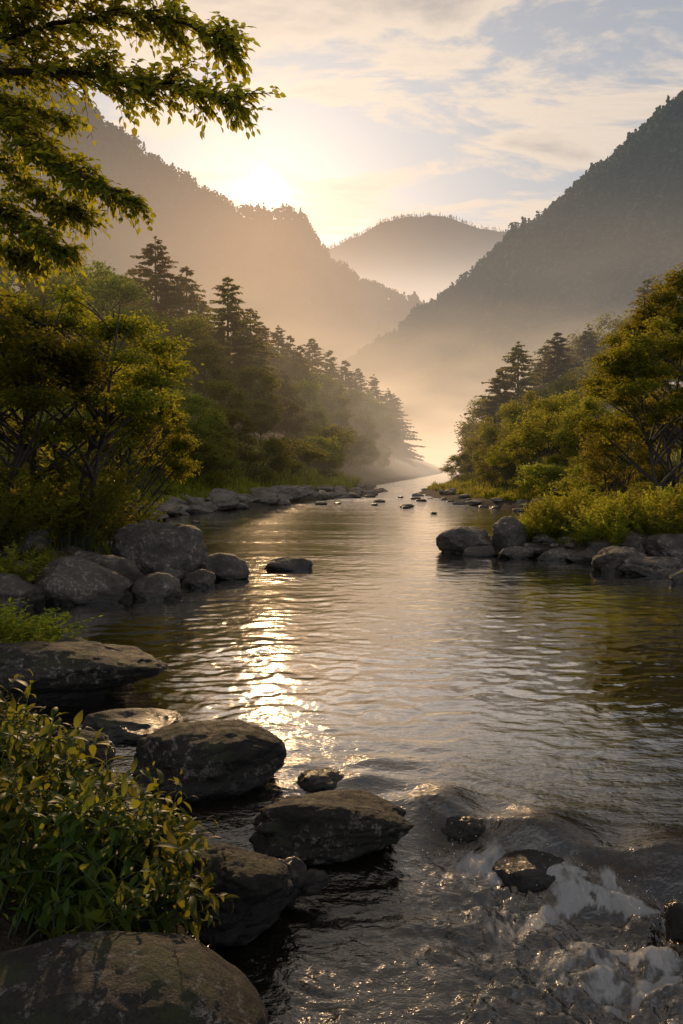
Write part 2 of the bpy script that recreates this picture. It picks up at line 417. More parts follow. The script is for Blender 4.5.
def water_mat():
    m, nt, _, _ = new_mat('river_water'); t = NT(nt)
    P = t.n('ShaderNodeNewGeometry').outputs['Position']
    foam = t.n('ShaderNodeAttribute', attribute_name='foam').outputs['Fac']
    brown = t.n('ShaderNodeAttribute', attribute_name='brown').outputs['Fac']
    y = t.n('ShaderNodeSeparateXYZ', ins={0: P}).outputs[1]
    a = t.noise(t.scale(P, (1.0, 1.8, 1)), 9, 4, .55, dist=.4)
    b = t.noise(t.scale(P, (1.0, 1.8, 1)), 2.4, 4, .5, dist=.9)
    c = t.noise(t.scale(P, (.35, 1.2, 1)), .9, 3, .5)
    d_ = t.noise(t.scale(P, (1, 1.3, 1)), 34, 3, .5)
    nearf = t.mrange(y, 4.0, 7, 1.0, .09, True)
    calm = t.mrange(t.noise(t.scale(P, (.12, .45, 1)), 1.0, 2, .5), .40, .62, .04, 1.7)
    rif = t.mrange(y, 28, 48, 0, 1)
    h = t.math('ADD', t.math('MULTIPLY', a, t.math('MULTIPLY', nearf, .016)), t.math('MULTIPLY', t.math('MULTIPLY', b, calm), t.mrange(y, 6, 16, .0055, .009)))
    h = t.math('ADD', h, t.math('MULTIPLY', c, .012))
    h = t.math('ADD', h, t.math('MULTIPLY', d_, t.math('MULTIPLY', nearf, .0045)))
    h = t.math('ADD', h, t.math('MULTIPLY', t.noise(t.scale(P, (.5, 1, 1)), 3.0, 3, .6), t.math('MULTIPLY', rif, .09)))
    bump = t.n('ShaderNodeBump', ins={'Strength': 1.0, 'Distance': 1.0, 'Height': h}).outputs[0]
    deep = t.mix(brown, (.0055, .0050, .0032), (.016, .008, .003))
    deep = t.mix(t.mrange(y, 3, 8), t.mix(brown, (.006, .005, .0035), (.016, .008, .003)), deep)
    dif = t.n('ShaderNodeBsdfDiffuse', ins={'Color': deep})
    gl = t.n('ShaderNodeBsdfGlossy', ins={'Color': (1, .985, .96, 1), 'Roughness': t.mrange(y, 8, 60, .045, .10), 'Normal': bump})
    fr = t.n('ShaderNodeFresnel', ins={'IOR': 1.9, 'Normal': bump}).outputs[0]
    fr = t.math('MINIMUM', t.math('MULTIPLY', fr, t.math('MULTIPLY', t.mrange(brown, 0, 1, 1, .35), t.mrange(y, 3.7, 5.6, .95, 2.1))), .97)
    w = t.n('ShaderNodeMixShader', ins={0: fr, 1: dif.outputs[0], 2: gl.outputs[0]})
    fb = t.noise(t.scale(P, (2.2, .8, 1)), 20, 6, .74, dist=.5)
    ff = t.math('MULTIPLY', foam, 1.0)
    fine = t.noise(t.scale(P, (1.2, 1, 1)), 120, 3, .7)
    wv = t.vmath('ADD', P, t.vmath('SCALE', t.noise(P, 5, 3, .5, out=1), scale=.10))
    st = t.noise(t.scale(wv, (4.0, .8, .8)), 9, 7, .68)
    br = t.math('ADD', t.math('MULTIPLY', st, .6), t.math('MULTIPLY', fb, .5))
    ff = t.mrange(t.math('ADD', t.math('MULTIPLY', foam, .52), br), .70, 1.12, 0, 1, True)
    ff = t.math('MULTIPLY', ff, t.mrange(foam, .02, .25))
    fbump = t.n('ShaderNodeBump', ins={'Strength': 1.0, 'Distance': .05, 'Height': t.math('ADD', fb, t.math('MULTIPLY', st, 1.2))}).outputs[0]
    fd = t.n('ShaderNodeBsdfPrincipled', ins={'Base Color': (.92, .91, .90, 1), 'Roughness': .45, 'Normal': fbump})
    ft = t.n('ShaderNodeBsdfTranslucent', ins={'Color': (.8, .78, .75, 1)})
    fo = t.n('ShaderNodeMixShader', ins={0: .5, 1: fd.outputs[0], 2: ft.outputs[0]})
    mx = t.n('ShaderNodeMixShader', ins={0: t.math('MULTIPLY', ff, .9), 1: w.outputs[0], 2: fo.outputs[0]})
    t.n('ShaderNodeOutputMaterial', ins={'Surface': mx.outputs[0]})
    return m
wm = np_mesh('river', V, quads=grid_faces(*WX.shape)[:, ::1], attrs={'foam': foam.ravel(), 'brown': brown.ravel()}, mat=water_mat())
tag(link('river', wm), 'rippled river flowing out of the valley and breaking over a rapid', 'river', kind='structure')

# spray thrown up where the water lands
def spray():
    rng = np.random.default_rng(9)
    v, f = ICO1
    x = np.concatenate([rng.uniform(.6, 2.1, 90), rng.normal(1.5, .3, 120), rng.normal(.6, .08, 30)]); n = len(x)
    y = np.interp(x, LX, LY) - .32 + rng.normal(size=n) * .10
    hz = river(x, y)[0]
    z = hz + .012 + rng.exponential(.028, n)
    rr = .0008 + rng.exponential(.0007, n)
    P = (np.stack([x, y, z], -1)[:, None] + v[None] * rr[:, None, None]).reshape(-1, 3)
    F_ = (f[None] + (np.arange(n) * len(v))[:, None, None]).reshape(-1, 3)
    m, nt, _, _ = new_mat('droplet'); t = NT(nt)
    d = t.n('ShaderNodeBsdfPrincipled', ins={'Base Color': (.9, .9, .88, 1), 'Roughness': .15, 'Specular IOR Level': .8})
    t.n('ShaderNodeOutputMaterial', ins={'Surface': d.outputs[0]})
    tag(link('spray', np_mesh('spray', P, tris=F_, mat=m)), 'fine drops of spray thrown up along the foot of the rapid', 'spray', kind='stuff')

# ------------------------------------------------------------------ rocks
def ico(sub):
    import bmesh
    bm = bmesh.new(); bmesh.ops.create_icosphere(bm, subdivisions=sub, radius=1)
    v = np.array([x.co[:] for x in bm.verts]); f = np.array([[q.index for q in p.verts] for p in bm.faces]); bm.free()
    return v, f
ICO = {k: ico(k) for k in (3, 4, 5, 6)}

ICO1 = ico(1)
spray()

def rock_shape(seed, sub=5, rough=.16, cuts=7, flat=0.0, boxy=.0):
    rng = np.random.default_rng(seed)
    v, f = ICO[sub]; v = v.copy()
    if boxy:
        v = v / (np.abs(v) ** (2 + 2 * boxy)).sum(1, keepdims=True) ** (1 / (2 + 2 * boxy))
    for _ in range(cuts):
        n = unit(rng.normal(size=3) * np.array([1, 1, .7])); d = rng.uniform(.62, .88)
        e = v @ n - d
        v = v - np.where(e > 0, e * .82, 0)[:, None] * n
    o = rng.uniform(-50, 50, 3)
    r = rough * fbm3(v[:, 0] * 1.3 + o[0], v[:, 1] * 1.3 + o[1], v[:, 2] * 1.3 + o[2], 3, seed) + \
        rough * .22 * fbm3(v[:, 0] * 5 + o[0], v[:, 1] * 5 + o[1], v[:, 2] * 5 + o[2], 4, seed + 5, .6)
    # cracks
    q = np.abs(fbm3(v[:, 0] * 1.6 + o[1], v[:, 1] * 1.6 + o[2], v[:, 2] * 2.4 + o[0], 3, seed + 9))
    r = r - rough * .35 * np.exp(-(q / .05) ** 2)
    v = v * (1 + r)[:, None]
    v = (v - (v.max(0) + v.min(0)) / 2) / ((v.max(0) - v.min(0)) / 2)
    return v, f

def put_rock(x0, x1, yt, yb, label, seed, depth=.8, mat=None, zb=0.0, sub=5, rough=.16, cuts=7, tilt=0, boxy=0, cat='boulder', group=None, name='boulder', zlow=None, dist=None):
    cx = (x0 + x1) / 2
    p = ray_ground(cx, yb, zb) if dist is None else at(cx, yb, dist)
    y0 = p[1]
    for _ in range(4):
        w = (x1 - x0) / F * math.hypot(y0, 0) / math.cos(0)
        dpt = w * depth
        yc = p[1] + dpt * .42
        w = (x1 - x0) / F * (yc * math.cos(PITCH) + 1.0 * math.sin(PITCH)); y0 = yc
    c = at(cx, yt, yc - .0)
    ztop = c[2]
    zg = max(p[2], zb) if dist is None else p[2]
    hgt = max(ztop - zg, .04)
    rz = hgt * .62 + .03
    v, f = rock_shape(seed, sub, rough, cuts, boxy=boxy)
    v = v * np.array([w / 2, dpt / 2, rz])
    if tilt:
        a = R(tilt); x, z = v[:, 0].copy(), v[:, 2].copy()
        v[:, 0] = x * math.cos(a) + z * math.sin(a); v[:, 2] = -x * math.sin(a) + z * math.cos(a)
        v[:, 0] *= (w / 2) / max(abs(v[:, 0].max()), abs(v[:, 0].min()))
    zc = ztop - v[:, 2].max()
    me = np_mesh(name, v, tris=f, mat=mat or M_ROCK)
    o = link(name, me, loc=(c[0], yc, zc))
    return tag(o, label, cat, group)

# (x0, x1, ytop, ybase) read off the photograph
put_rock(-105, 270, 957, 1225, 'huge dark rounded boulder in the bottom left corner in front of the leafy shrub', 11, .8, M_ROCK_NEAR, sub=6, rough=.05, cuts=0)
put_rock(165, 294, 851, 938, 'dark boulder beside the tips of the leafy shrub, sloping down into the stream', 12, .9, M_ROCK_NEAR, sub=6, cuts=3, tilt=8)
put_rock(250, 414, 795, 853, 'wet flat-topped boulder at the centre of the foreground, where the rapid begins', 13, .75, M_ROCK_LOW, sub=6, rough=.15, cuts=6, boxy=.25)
put_rock(296, 347, 770, 789, 'small low wet rock just behind the flat-topped central boulder', 14, .8, M_ROCK_WET)
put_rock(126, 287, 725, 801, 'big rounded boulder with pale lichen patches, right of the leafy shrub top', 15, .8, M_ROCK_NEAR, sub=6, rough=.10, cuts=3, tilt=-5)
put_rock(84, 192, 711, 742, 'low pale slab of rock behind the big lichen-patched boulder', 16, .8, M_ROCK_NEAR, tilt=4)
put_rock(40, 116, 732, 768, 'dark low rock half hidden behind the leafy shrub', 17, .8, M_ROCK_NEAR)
put_rock(262, 312, 860, 890, 'small jagged wet rock in the current below the central boulder', 18, .9, M_ROCK_WET, rough=.3)
put_rock(292, 332, 872, 888, 'tiny wet stone breaking the water beside the small jagged rock', 19, .9, M_ROCK_WET, rough=.3)
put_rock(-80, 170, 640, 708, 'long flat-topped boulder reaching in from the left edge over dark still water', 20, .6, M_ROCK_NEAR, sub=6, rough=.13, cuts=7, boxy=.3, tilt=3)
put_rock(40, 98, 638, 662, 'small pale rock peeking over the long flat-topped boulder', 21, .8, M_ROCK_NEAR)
put_rock(108, 214, 521, 581, 'largest pale grey boulder of the left bank rock pile, flat faced and tilted', 22, .8, M_ROCK, sub=6, rough=.13, cuts=9, boxy=.2, tilt=10)
put_rock(192, 252, 552, 580, 'low pointed brown rock running into the river at the end of the rock pile', 23, .8, M_ROCK, rough=.12, tilt=6)
put_rock(26, 130, 557, 605, 'wide rounded boulder with pale streaks at the waterline of the rock pile', 24, .7, M_ROCK, sub=6, rough=.12, tilt=5)
put_rock(131, 182, 572, 600, 'small angular rock at the waterline between the two largest pile boulders', 25, .9, M_ROCK, cuts=10)
put_rock(72, 144, 554, 590, 'long pale slab leaning behind the wide rounded boulder', 26, .8, M_ROCK, cuts=9, tilt=8)
put_rock(-45, 44, 571, 612, 'grey boulder cut by the left edge at the waterline', 27, .8, M_ROCK, tilt=6)
put_rock(-50, 48, 502, 556, 'steep grey boulder cut by the left edge, high on the bank under the bushes', 28, .8, M_ROCK, tilt=14)
put_rock(55, 98, 527, 552, 'dark rounded rock in front of the sunlit willow shrub', 29, .8, M_ROCK)
put_rock(36, 62, 527, 545, 'small grey rock wedged beside the steep left boulder', 30, .8, M_ROCK)
put_rock(94, 124, 530, 548, 'dark rock tucked behind the largest boulder of the pile', 31, .8, M_ROCK)
put_rock(180, 216, 569, 588, 'small round stone in the shallows in front of the largest pile boulder', 32, .8, M_ROCK)
put_rock(146, 186, 567, 584, 'flat little stone below the largest pile boulder', 33, .8, M_ROCK)
put_rock(264, 313, 557, 571, 'lone low rock out in the sunlit middle of the river', 34, .8, M_ROCK, rough=.1)
put_rock(82, 108, 547, 558, 'small pale cobble on top of the rock pile', 35, .8, M_ROCK)
put_rock(48, 84, 545, 560, 'mid grey cobble behind the wide rounded boulder', 36, .8, M_ROCK)
put_rock(8, 32, 560, 578, 'round cobble between the left edge boulders', 37, .8, M_ROCK)
put_rock(436, 494, 526, 554, 'pale rounded boulder at the tip of the right bank', 40, .8, M_ROCK, rough=.12, cuts=8, tilt=-4)
put_rock(491, 532, 516, 551, 'upright dark boulder against the tall grass of the right bank', 41, .9, M_ROCK, rough=.12)
put_rock(462, 498, 546, 557, 'low flat rock in front of the pale rounded boulder', 42, .8, M_ROCK)
put_rock(498, 535, 546, 559, 'low brown rock in front of the upright dark boulder', 43, .8, M_ROCK)
put_rock(535, 572, 548, 561, 'low dark slab at the foot of the tall grass', 44, .8, M_ROCK, cuts=9)
put_rock(566, 606, 550, 563, 'thin tilted slab between the tall grass and the pale right slabs', 45, .8, M_ROCK, cuts=9)
put_rock(592, 652, 546, 573, 'broad pale slab at the waterline of the right bank', 46, .8, M_ROCK, cuts=10, tilt=-5)
put_rock(618, 690, 556, 577, 'wide cracked slab near the right edge at the waterline', 47, .8, M_ROCK, cuts=10)
put_rock(646, 700, 533, 560, 'grey block at the right edge below the tree', 48, .8, M_ROCK, boxy=.3)
put_rock(612, 648, 531, 552, 'dark block under the grass left of the right edge block', 49, .8, M_ROCK, boxy=.3)
put_rock(672, 720, 566, 586, 'rock cut by the right edge at the waterline', 50, .8, M_ROCK)
put_rock(585, 622, 540, 556, 'small dark rock at the lower edge of the tall grass', 51, .8, M_ROCK)
put_rock(492, 606, 853, 893, 'dark brown wet rock dome under the water at the middle of the rapid', 54, .7, M_ROCK_WET, zb=-.13, rough=.09, cuts=0)
put_rock(440, 502, 816, 842, 'ragged low wet rock at the left end of the rapid', 55, .7, M_ROCK_WET, zb=-.08, rough=.2)
put_rock(664, 720, 900, 962, 'black wet rock at the right edge inside the white water', 52, .8, M_ROCK_WET, zb=-.17)

rng = np.random.default_rng(5)
protos = []
for k in range(8):
    v, f = rock_shape(300 + k, 4, .16, 8)
    protos.append(np_mesh('shore_stone', v, tris=f, mat=M_PEBBLE))
protos_r = []
for k in range(6):
    v, f = rock_shape(330 + k, 4, .16, 8)
    protos_r.append(np_mesh('cobble', v, tris=f, mat=M_ROCK))
def stones(n, yr, side, offs, size, label, cat, group, name='shore_stone', pr=protos, flat=.55):
    for i in range(n):
        y = rng.uniform(*yr) if yr[1] / yr[0] < 1.6 else math.exp(rng.uniform(math.log(yr[0]), math.log(yr[1])))
        d = rng.uniform(*offs)
        x = (float(x_left(y)) - d) if side < 0 else (float(x_right(y)) + d)
        s = rng.uniform(*size) * (1.0 if rng.random() < .75 else 1.6)
        o = link(name, pr[rng.integers(len(pr))], loc=(x, y, max(T1(x, y), -.05) + s * .12))
        o.scale = (s * rng.uniform(.8, 1.3), s * rng.uniform(.8, 1.3), s * flat * rng.uniform(.7, 1.1))
        o.rotation_euler = (rng.uniform(-.15, .15), rng.uniform(-.15, .15), rng.uniform(0, 6.28))
        tag(o, label, cat, group)
stones(110, (17, 34), -1, (-.3, 1.7), (.16, .40), 'pale stone on the shore below the grassy left slope', 'stone', 'pale stones lining the left shore below the slope')
stones(75, (34, 62), -1, (-.4, 2.2), (.25, .6), 'distant sunlit stone on the shoal where the left forest meets the river', 'stone', 'stones of the distant left shoal')
stones(110, (11.0, 16.5), -1, (-.1, 2.8), (.06, .2), 'small cobble filling gaps in the left bank rock pile', 'stone', 'cobbles in the left rock pile', 'cobble', protos_r)
stones(40, (15, 19.5), 1, (-.1, 1.3), (.08, .22), 'small cobble between the slabs of the right bank', 'stone', 'cobbles between the right bank slabs', 'cobble', protos_r)
stones(38, (27, 66), 1, (-.6, .9), (.15, .36), 'golden lit stone on the far right shore below the shrubs', 'stone', 'stones of the far right shore')
for i in range(22):     # stones awash in the far riffle
    y = rng.uniform(26, 50); x = rng.uniform(x_left(y) + 1, x_right(y) - .5) if i % 3 else float(x_right(y)) - rng.uniform(.5, 3)
    s = rng.uniform(.15, .38)
    o = link('riffle_stone', protos_r[i % 6], loc=(x, y, .02)); o.scale = (s, s, s * .4); o.rotation_euler = (0, 0, i)
    tag(o, 'low dark stone awash in the bright far riffle', 'stone', 'stones awash in the far riffle')

# ------------------------------------------------------------------ trees
def bez(p0, p1, p2, n=7):
    t = np.linspace(0, 1, n)[:, None]
    return (1 - t) ** 2 * p0 + 2 * (1 - t) * t * p1 + t * t * p2

def rand_dir(rng, n):
    return unit(rng.normal(size=(n, 3)))

def broadleaf(seed, H=8.0, Rc=3.2, base=.3, pads=26, lpp=420, leaf=.13, lean=0.0, trunk=.14, lmat=None, tpl=LEAF_FAR, padr=.9, wr=.6, flat=.55, stems=1):
    rng = np.random.default_rng(seed)
    wood, lv = Geo(), Geo()
    zc = H * (base + 1) / 2; rz = H * (1 - base) / 2
    forks = []
    for k in range(stems):
        a = rng.uniform(0, 6.28); sp = .0 if stems == 1 else .12
        b0 = np.array([math.cos(a) * sp, math.sin(a) * sp, -.3])
        f = np.array([lean * .4 + rng.normal() * .2 + (math.cos(a) * .6 if stems > 1 else 0), rng.normal() * .2 + (math.sin(a) * .6 if stems > 1 else 0), H * base * rng.uniform(.9, 1.2)])
        top = np.array([lean + rng.normal() * .3 + math.cos(a) * (1.2 if stems > 1 else 0), rng.normal() * .3 + math.sin(a) * (1.2 if stems > 1 else 0), H * .85])
        pth = np.concatenate([bez(b0, (b0 + f) / 2 + rng.normal(size=3) * .1, f, 6)[:-1], bez(f, (f + top) / 2 + rng.normal(size=3) * .25, top, 8)])
        tr = trunk / math.sqrt(stems)
        wood.tube(pth, np.linspace(tr, tr * .15, len(pth)) * (1 + .5 * np.exp(-np.arange(len(pth)))), 8)
        forks.append(pth[4:])
    for i in range(pads):
        d = rand_dir(rng, 1)[0]
        while d[2] < -.55: d = rand_dir(rng, 1)[0]
        rr = rng.uniform(.45, 1.0) ** .6
        c = np.array([lean, 0, zc]) + d * np.array([Rc, Rc, rz]) * rr * .86
        if d[2] > .3: c[:2] *= .92
        pr = padr * rng.uniform(.6, 1.25)
        fk = forks[rng.integers(len(forks))]
        j = int(np.argmin(np.abs(fk[:, 2] - (c[2] - .85 * np.linalg.norm(c[:2] - fk[:, :2].mean(0))))))
        j = min(j, len(fk) - 2)
        p0 = fk[j]; mid = (p0 + c) / 2 + np.array([0, 0, .10 * np.linalg.norm((c - p0)[:2])]) + rng.normal(size=3) * .22
        path = bez(p0, mid, c, 8)
        r0 = trunk * .38 * (1 - j / len(fk) * .6)
        wood.tube(path, np.linspace(r0, .012, 8), 5)
        n = int(lpp * (pr / padr) ** 2)
        # twigs
        nt_ = 9
        td = rand_dir(rng, nt_) * np.array([1, 1, flat]); tips = c + td * pr * .95
        for tp in tips:
            wood.tube(bez(c, (c + tp) / 2 + np.array([0, 0, .1]), tp, 4), [.012, .009, .006, .003], 3)
        q = rand_dir(rng, n); rad = rng.uniform(.15, 1, n) ** .55
        lump = .75 + .45 * noise3(q[:, 0] * 2.2 + i, q[:, 1] * 2.2, q[:, 2] * 2.2, seed)
        q = q * np.array([1, 1, flat]) * (rad * pr * lump)[:, None]
        P = c + q
        # gather leaves around the twig lines
        k = rng.integers(0, nt_, n); tt = rng.uniform(.2, 1, n)[:, None]
        Q = c + (tips[k] - c) * tt + rng.normal(size=(n, 3)) * pr * .13
        P = np.where(rng.random(n)[:, None] < wr, P, Q)
        A = unit((P - c) * np.array([1, 1, .3]) + rng.normal(size=(n, 3)) * .5 * pr + np.array([0, 0, -.25 * pr]))
        N = unit(np.array([0, 0, 1.0]) + rng.normal(size=(n, 3)) * .45)
        L = leaf * rng.uniform(.65, 1.3, n)
        lv.leaves(P, A, N, L, L * .62, tpl, rng.uniform(0, 1, n) * .6 + .4 * rng.random())
    return wood.mesh('trunk', M_BARK, True), lv.mesh('crown', lmat or M_LEAF_MID)

def conifer(seed, H=14.0, Rb=3.0, sparse=1.0, leaf=.66):
    rng = np.random.default_rng(seed)
    wood, lv = Geo(), Geo()
    tp = np.array([[0, 0, -.4], [.03, .02, H * .3], [-.03, .03, H * .65], [0, 0, H]])
    wood.tube(tp, [.22, .17, .09, .015], 7)
    z = H * .10
    while z < H * .985:
        k = z / H
        Lb = Rb * (1 - k) ** .78 * rng.uniform(.8, 1.15) + .22
        nb = max(4, int(7 * sparse * (1 - k * .4)))
        a0 = rng.uniform(0, 6.28)
        for b in range(nb):
            if rng.random() < .12: continue
            zb = z + rng.normal() * H * .014; a = a0 + b / nb * 6.28 + rng.normal() * .3; l = Lb * rng.uniform(.6, 1.15)
            dr = np.array([math.cos(a), math.sin(a), 0]); up = .35 * k
            p0 = np.array([0, 0, min(zb, H * .99)]); p2 = p0 + dr * l + np.array([0, 0, l * (-.30 + up + rng.normal() * .12)])
            path = bez(p0, (p0 + p2) / 2 + np.array([0, 0, .10 * l]), p2, 6)
            wood.tube(path[:5], np.linspace(.03, .008, 5) * (1.2 - k), 3)
            n = int(12 + l * 26)
            t = rng.uniform(.12, 1, n); idx = t * 5; i0 = np.minimum(idx.astype(int), 4)
            P = path[i0] + (path[i0 + 1] - path[i0]) * (idx - i0)[:, None]
            side = np.where(rng.random(n) < .5, -1, 1)[:, None] * np.array([-dr[1], dr[0], 0])
            A = unit(dr * .8 + side * rng.uniform(.3, 1.1, n)[:, None] + np.stack([rng.normal(size=n) * .1, rng.normal(size=n) * .1, np.where(rng.random(n) < .55, rng.uniform(-1.5, -.4, n), rng.uniform(-.4, .15, n))], -1))
            N = unit(np.array([0, 0, .7]) + rng.normal(size=(n, 3)) * .7)
            L = leaf * rng.uniform(.6, 1.2, n) * (.55 + .45 * (1 - k)) * (1.15 - .5 * t)
            lv.leaves(P, A, N, L, L * .40, LEAF_FAR, rng.random(n))
        z += H * .023 * rng.uniform(.8, 1.2)
    lv.leaves(np.repeat([[0, 0, H - .25]], 14, 0), unit(rng.normal(size=(14, 3)) * .5 + np.array([0, 0, 1])), rand_dir(rng, 14), .35, .08, LEAF_FAR, rng.random(14))
    return wood.mesh('trunk', M_BARK, True), lv.mesh('crown', M_NEEDLE)

def herb(seed, n=46, H=1.2, Rr=.55, leaf=.085):
    rng = np.random.default_rng(seed)
    st, lv = Geo(), Geo()
    for _ in range(n):
        a = rng.uniform(0, 6.28); q = rng.random() ** .6
        b = np.array([math.cos(a), math.sin(a), 0]) * q * Rr * .45
        h = H * rng.uniform(.55, 1.05) * (1 - .3 * q * q)
        tip = b + np.array([math.cos(a), math.sin(a), 0]) * q * Rr * .8 + rng.normal(size=3) * .05; tip[2] = h
        p = bez(b, b + np.array([0, 0, h * .65]), tip, 8)
        st.tube(p, np.linspace(.005, .0015, 8), 3)
        m = 34
        t = rng.uniform(.15, 1, m) ** .8; idx = t * 7; i0 = np.minimum(idx.astype(int), 6)
        P = p[i0] + (p[i0 + 1] - p[i0]) * (idx - i0)[:, None]
        A = unit(rng.normal(size=(m, 3)) * np.array([1, 1, .3]) + np.array([0, 0, .75]))
        N = unit(rng.normal(size=(m, 3)) * .6 + np.array([0, 0, 1]))
        L = leaf * rng.uniform(.6, 1.3, m)
        lv.leaves(P, A, N, L, L * .36, LEAF_FAR, np.clip(t * .7 + rng.random(m) * .3, 0, 1))
    return st.mesh('stems', M_STEM, True), lv.mesh('foliage', M_GRASS)
HERB = [herb(s, n_, 1.2, r_) for s, n_, r_ in ((161, 60, .6), (162, 46, .45), (163, 70, .75))]
B_NEAR = [broadleaf(s, 7, 3.0, .14, 62, 620, .095, lmat=M_LEAF_MID, padr=.66, wr=.5, stems=3, trunk=.14, flat=.40) for s in (101, 102)]
B_FOR = [broadleaf(s, 9, 3.0, .06, 50, 230, .20, lmat=M_LEAF_FOREST, padr=1.05, wr=.6, flat=.75) for s in (111, 112, 113, 114)]
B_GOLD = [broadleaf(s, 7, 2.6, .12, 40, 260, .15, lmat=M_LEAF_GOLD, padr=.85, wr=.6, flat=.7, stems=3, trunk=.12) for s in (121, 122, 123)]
B_BUSH = [broadleaf(s, 3.2, 1.9, .05, 24, 260, .11, lmat=M_LEAF_FOREST, padr=.72, wr=.7, stems=4, trunk=.06) for s in (131, 132, 133)]
B_BUSHG = [broadleaf(s, 2.4, 1.3, .02, 22, 300, .085, lmat=M_GRASS, padr=.5, wr=.6, stems=4, trunk=.04) for s in (141, 142)]
C_TREE = [conifer(s, 14, r_, sp) for s, r_, sp in ((151, 4.8, 1.35), (152, 4.2, 1.4), (153, 5.3, 1.3), (154, 4.6, 1.1), (155, 3.9, 1.45))]
NAT_H = {id(B_NEAR): 7, id(B_FOR): 9, id(B_GOLD): 7, id(B_BUSH): 3.2, id(B_BUSHG): 2.4, id(C_TREE): 14, id(HERB): 1.2}

def put_tree(protos_, px, ytop, dist, label, cat, group=None, i=None, name='broadleaf_tree', wid=1.0, rot=None, zoff=0):
    p = at(px, ytop, dist)
    g = T1(p[0], p[1]) + zoff
    h = max(p[2] - g, .6)
    i = rng.integers(len(protos_)) if i is None else i
    rad = {id(B_FOR): .36, id(B_GOLD): .4, id(B_BUSH): .62, id(B_BUSHG): .58, id(HERB): .5, id(C_TREE): .2}.get(id(protos_), .3) * h * wid
    if p[1] > 21:
        if p[0] < (x_left(p[1]) + x_right(p[1])) / 2: p[0] = min(p[0], x_left(p[1]) - rad * .8 - .9 - .02 * p[1])
        else: p[0] = max(p[0], x_right(p[1]) + rad * .7 + .3)
        g = T1(p[0], p[1]) + zoff; h = max(p[2] - g, h * .55)
    s = h / NAT_H[id(protos_)] / 1.0
    e = link(name, None, loc=(p[0], p[1], g - .05))
    sx = s * wid
    e.scale = (sx, sx, s); e.rotation_euler = (0, 0, rng.uniform(0, 6.28) if rot is None else rot)
    tag(e, label, cat, group)
    link('trunk' if cat != 'shrub' else 'stems', protos_[i][0], e); link('crown' if cat != 'shrub' else 'foliage', protos_[i][1], e)
    return e

# --- left bank, distinctive trees
put_tree(B_NEAR, 62, 262, 15, 'dark spreading broadleaf tree on the left bank with forked trunk and sunlit right edge', 'tree', i=0, wid=1.12, rot=.4)
put_tree(B_NEAR, -40, 240, 13, 'broadleaf tree cut by the left edge, crown merging with the spreading tree', 'tree', i=1, wid=1.2, rot=2.0)
put_tree(B_NEAR, 128, 352, 19, 'smaller sunlit broadleaf tree right of the spreading tree', 'tree', i=1, wid=.8, rot=4.0)
for (px, yt, d, i, w, lab) in (
    (155, 236, 75, 0, 1.0, 'tallest dark spruce of the left slope, highest treetop on the left'),
    (186, 266, 84, 1, 1.0, 'slimmer hazy spruce just right of the tallest left spruce'),
    (133, 268, 88, 1, 1.0, 'spruce partly hidden left of the tallest left spruce'),
    (228, 277, 68, 2, .92, 'broad layered spruce standing apart in the middle of the left slope'),
    (250, 308, 76, 1, 1.0, 'lower spruce touching the right side of the broad layered spruce'),
    (278, 325, 100, 0, .9, 'hazy spruce with a pointed top right of the broad layered spruce'),
    (345, 360, 125, 1, 1.0, 'small spruce on the far lower part of the left forest ridge'),
    (400, 393, 150, 0, 1.0, 'last pointed spruce at the right end of the left forest, above the river bend'),
    (312, 338, 112, 2, .9, 'misty spruce halfway down the left forest ridge'),
    (203, 300, 80, 2, .85, 'shaggy spruce filling the gap between the two big left spruces')):
    put_tree(C_TREE, px, yt, d, lab, 'spruce', i=i, name='spruce_tree', wid=w * 1.4)
GL = 'trees of the left slope forest'
LB = 'hazy broadleaf tree in the dense forest of the left slope'
for (px, yt, d) in ((95, 250, 60), (60, 235, 70), (20, 240, 66), (112, 262, 95), (175, 300, 62), (200, 330, 58), (140, 310, 56), (110, 300, 52),
                    (165, 345, 50), (225, 372, 52), (255, 358, 60), (275, 362, 74), (292, 350, 92), (300, 372, 84), (322, 365, 104), (330, 385, 96),
                    (345, 385, 115), (360, 378, 130), (372, 390, 128), (385, 398, 142), (362, 408, 108), (392, 412, 130), (405, 425, 135), (335, 405, 90),
                    (310, 400, 76), (285, 392, 66), (260, 392, 56), (235, 402, 48), (212, 398, 44), (190, 380, 42), (408, 440, 120), (390, 440, 105), (372, 430, 98),
                    (150, 375, 38), (120, 350, 36), (90, 330, 40), (350, 425, 84), (240, 335, 86), (265, 335, 95), (90, 285, 78), (50, 270, 60)):
    put_tree(B_FOR, px, yt, d, LB, 'tree', GL, wid=rng.uniform(.9, 1.25))
# small conifers salted through the left ridge
for (px, yt, d) in ((290, 335, 104), (330, 350, 118), (358, 368, 132), (374, 374, 140), (388, 388, 146), (300, 345, 95), (262, 322, 92)):
    put_tree(C_TREE, px, yt, d, 'small faded spruce on the misty left forest ridgeline', 'spruce', 'small spruces on the left forest ridgeline', name='spruce_tree', wid=1.15)
for (px, yt, d) in ((205, 420, 38), (235, 428, 40), (262, 425, 42), (290, 425, 46), (312, 428, 52), (330, 432, 58), (250, 450, 34), (280, 452, 38), (305, 455, 42), (328, 452, 48),
                    (345, 446, 60), (360, 455, 66), (180, 425, 34), (160, 420, 30), (380, 460, 78), (398, 462, 86), (350, 465, 56), (225, 455, 31), (322, 470, 45), (140, 440, 26), (412, 462, 100)):
    put_tree(B_BUSH, px, yt, d, 'rounded green shrub on the lower left slope above the shore', 'shrub', 'shrubs along the foot of the left slope', name='shrub', wid=rng.uniform(1.0, 1.5))
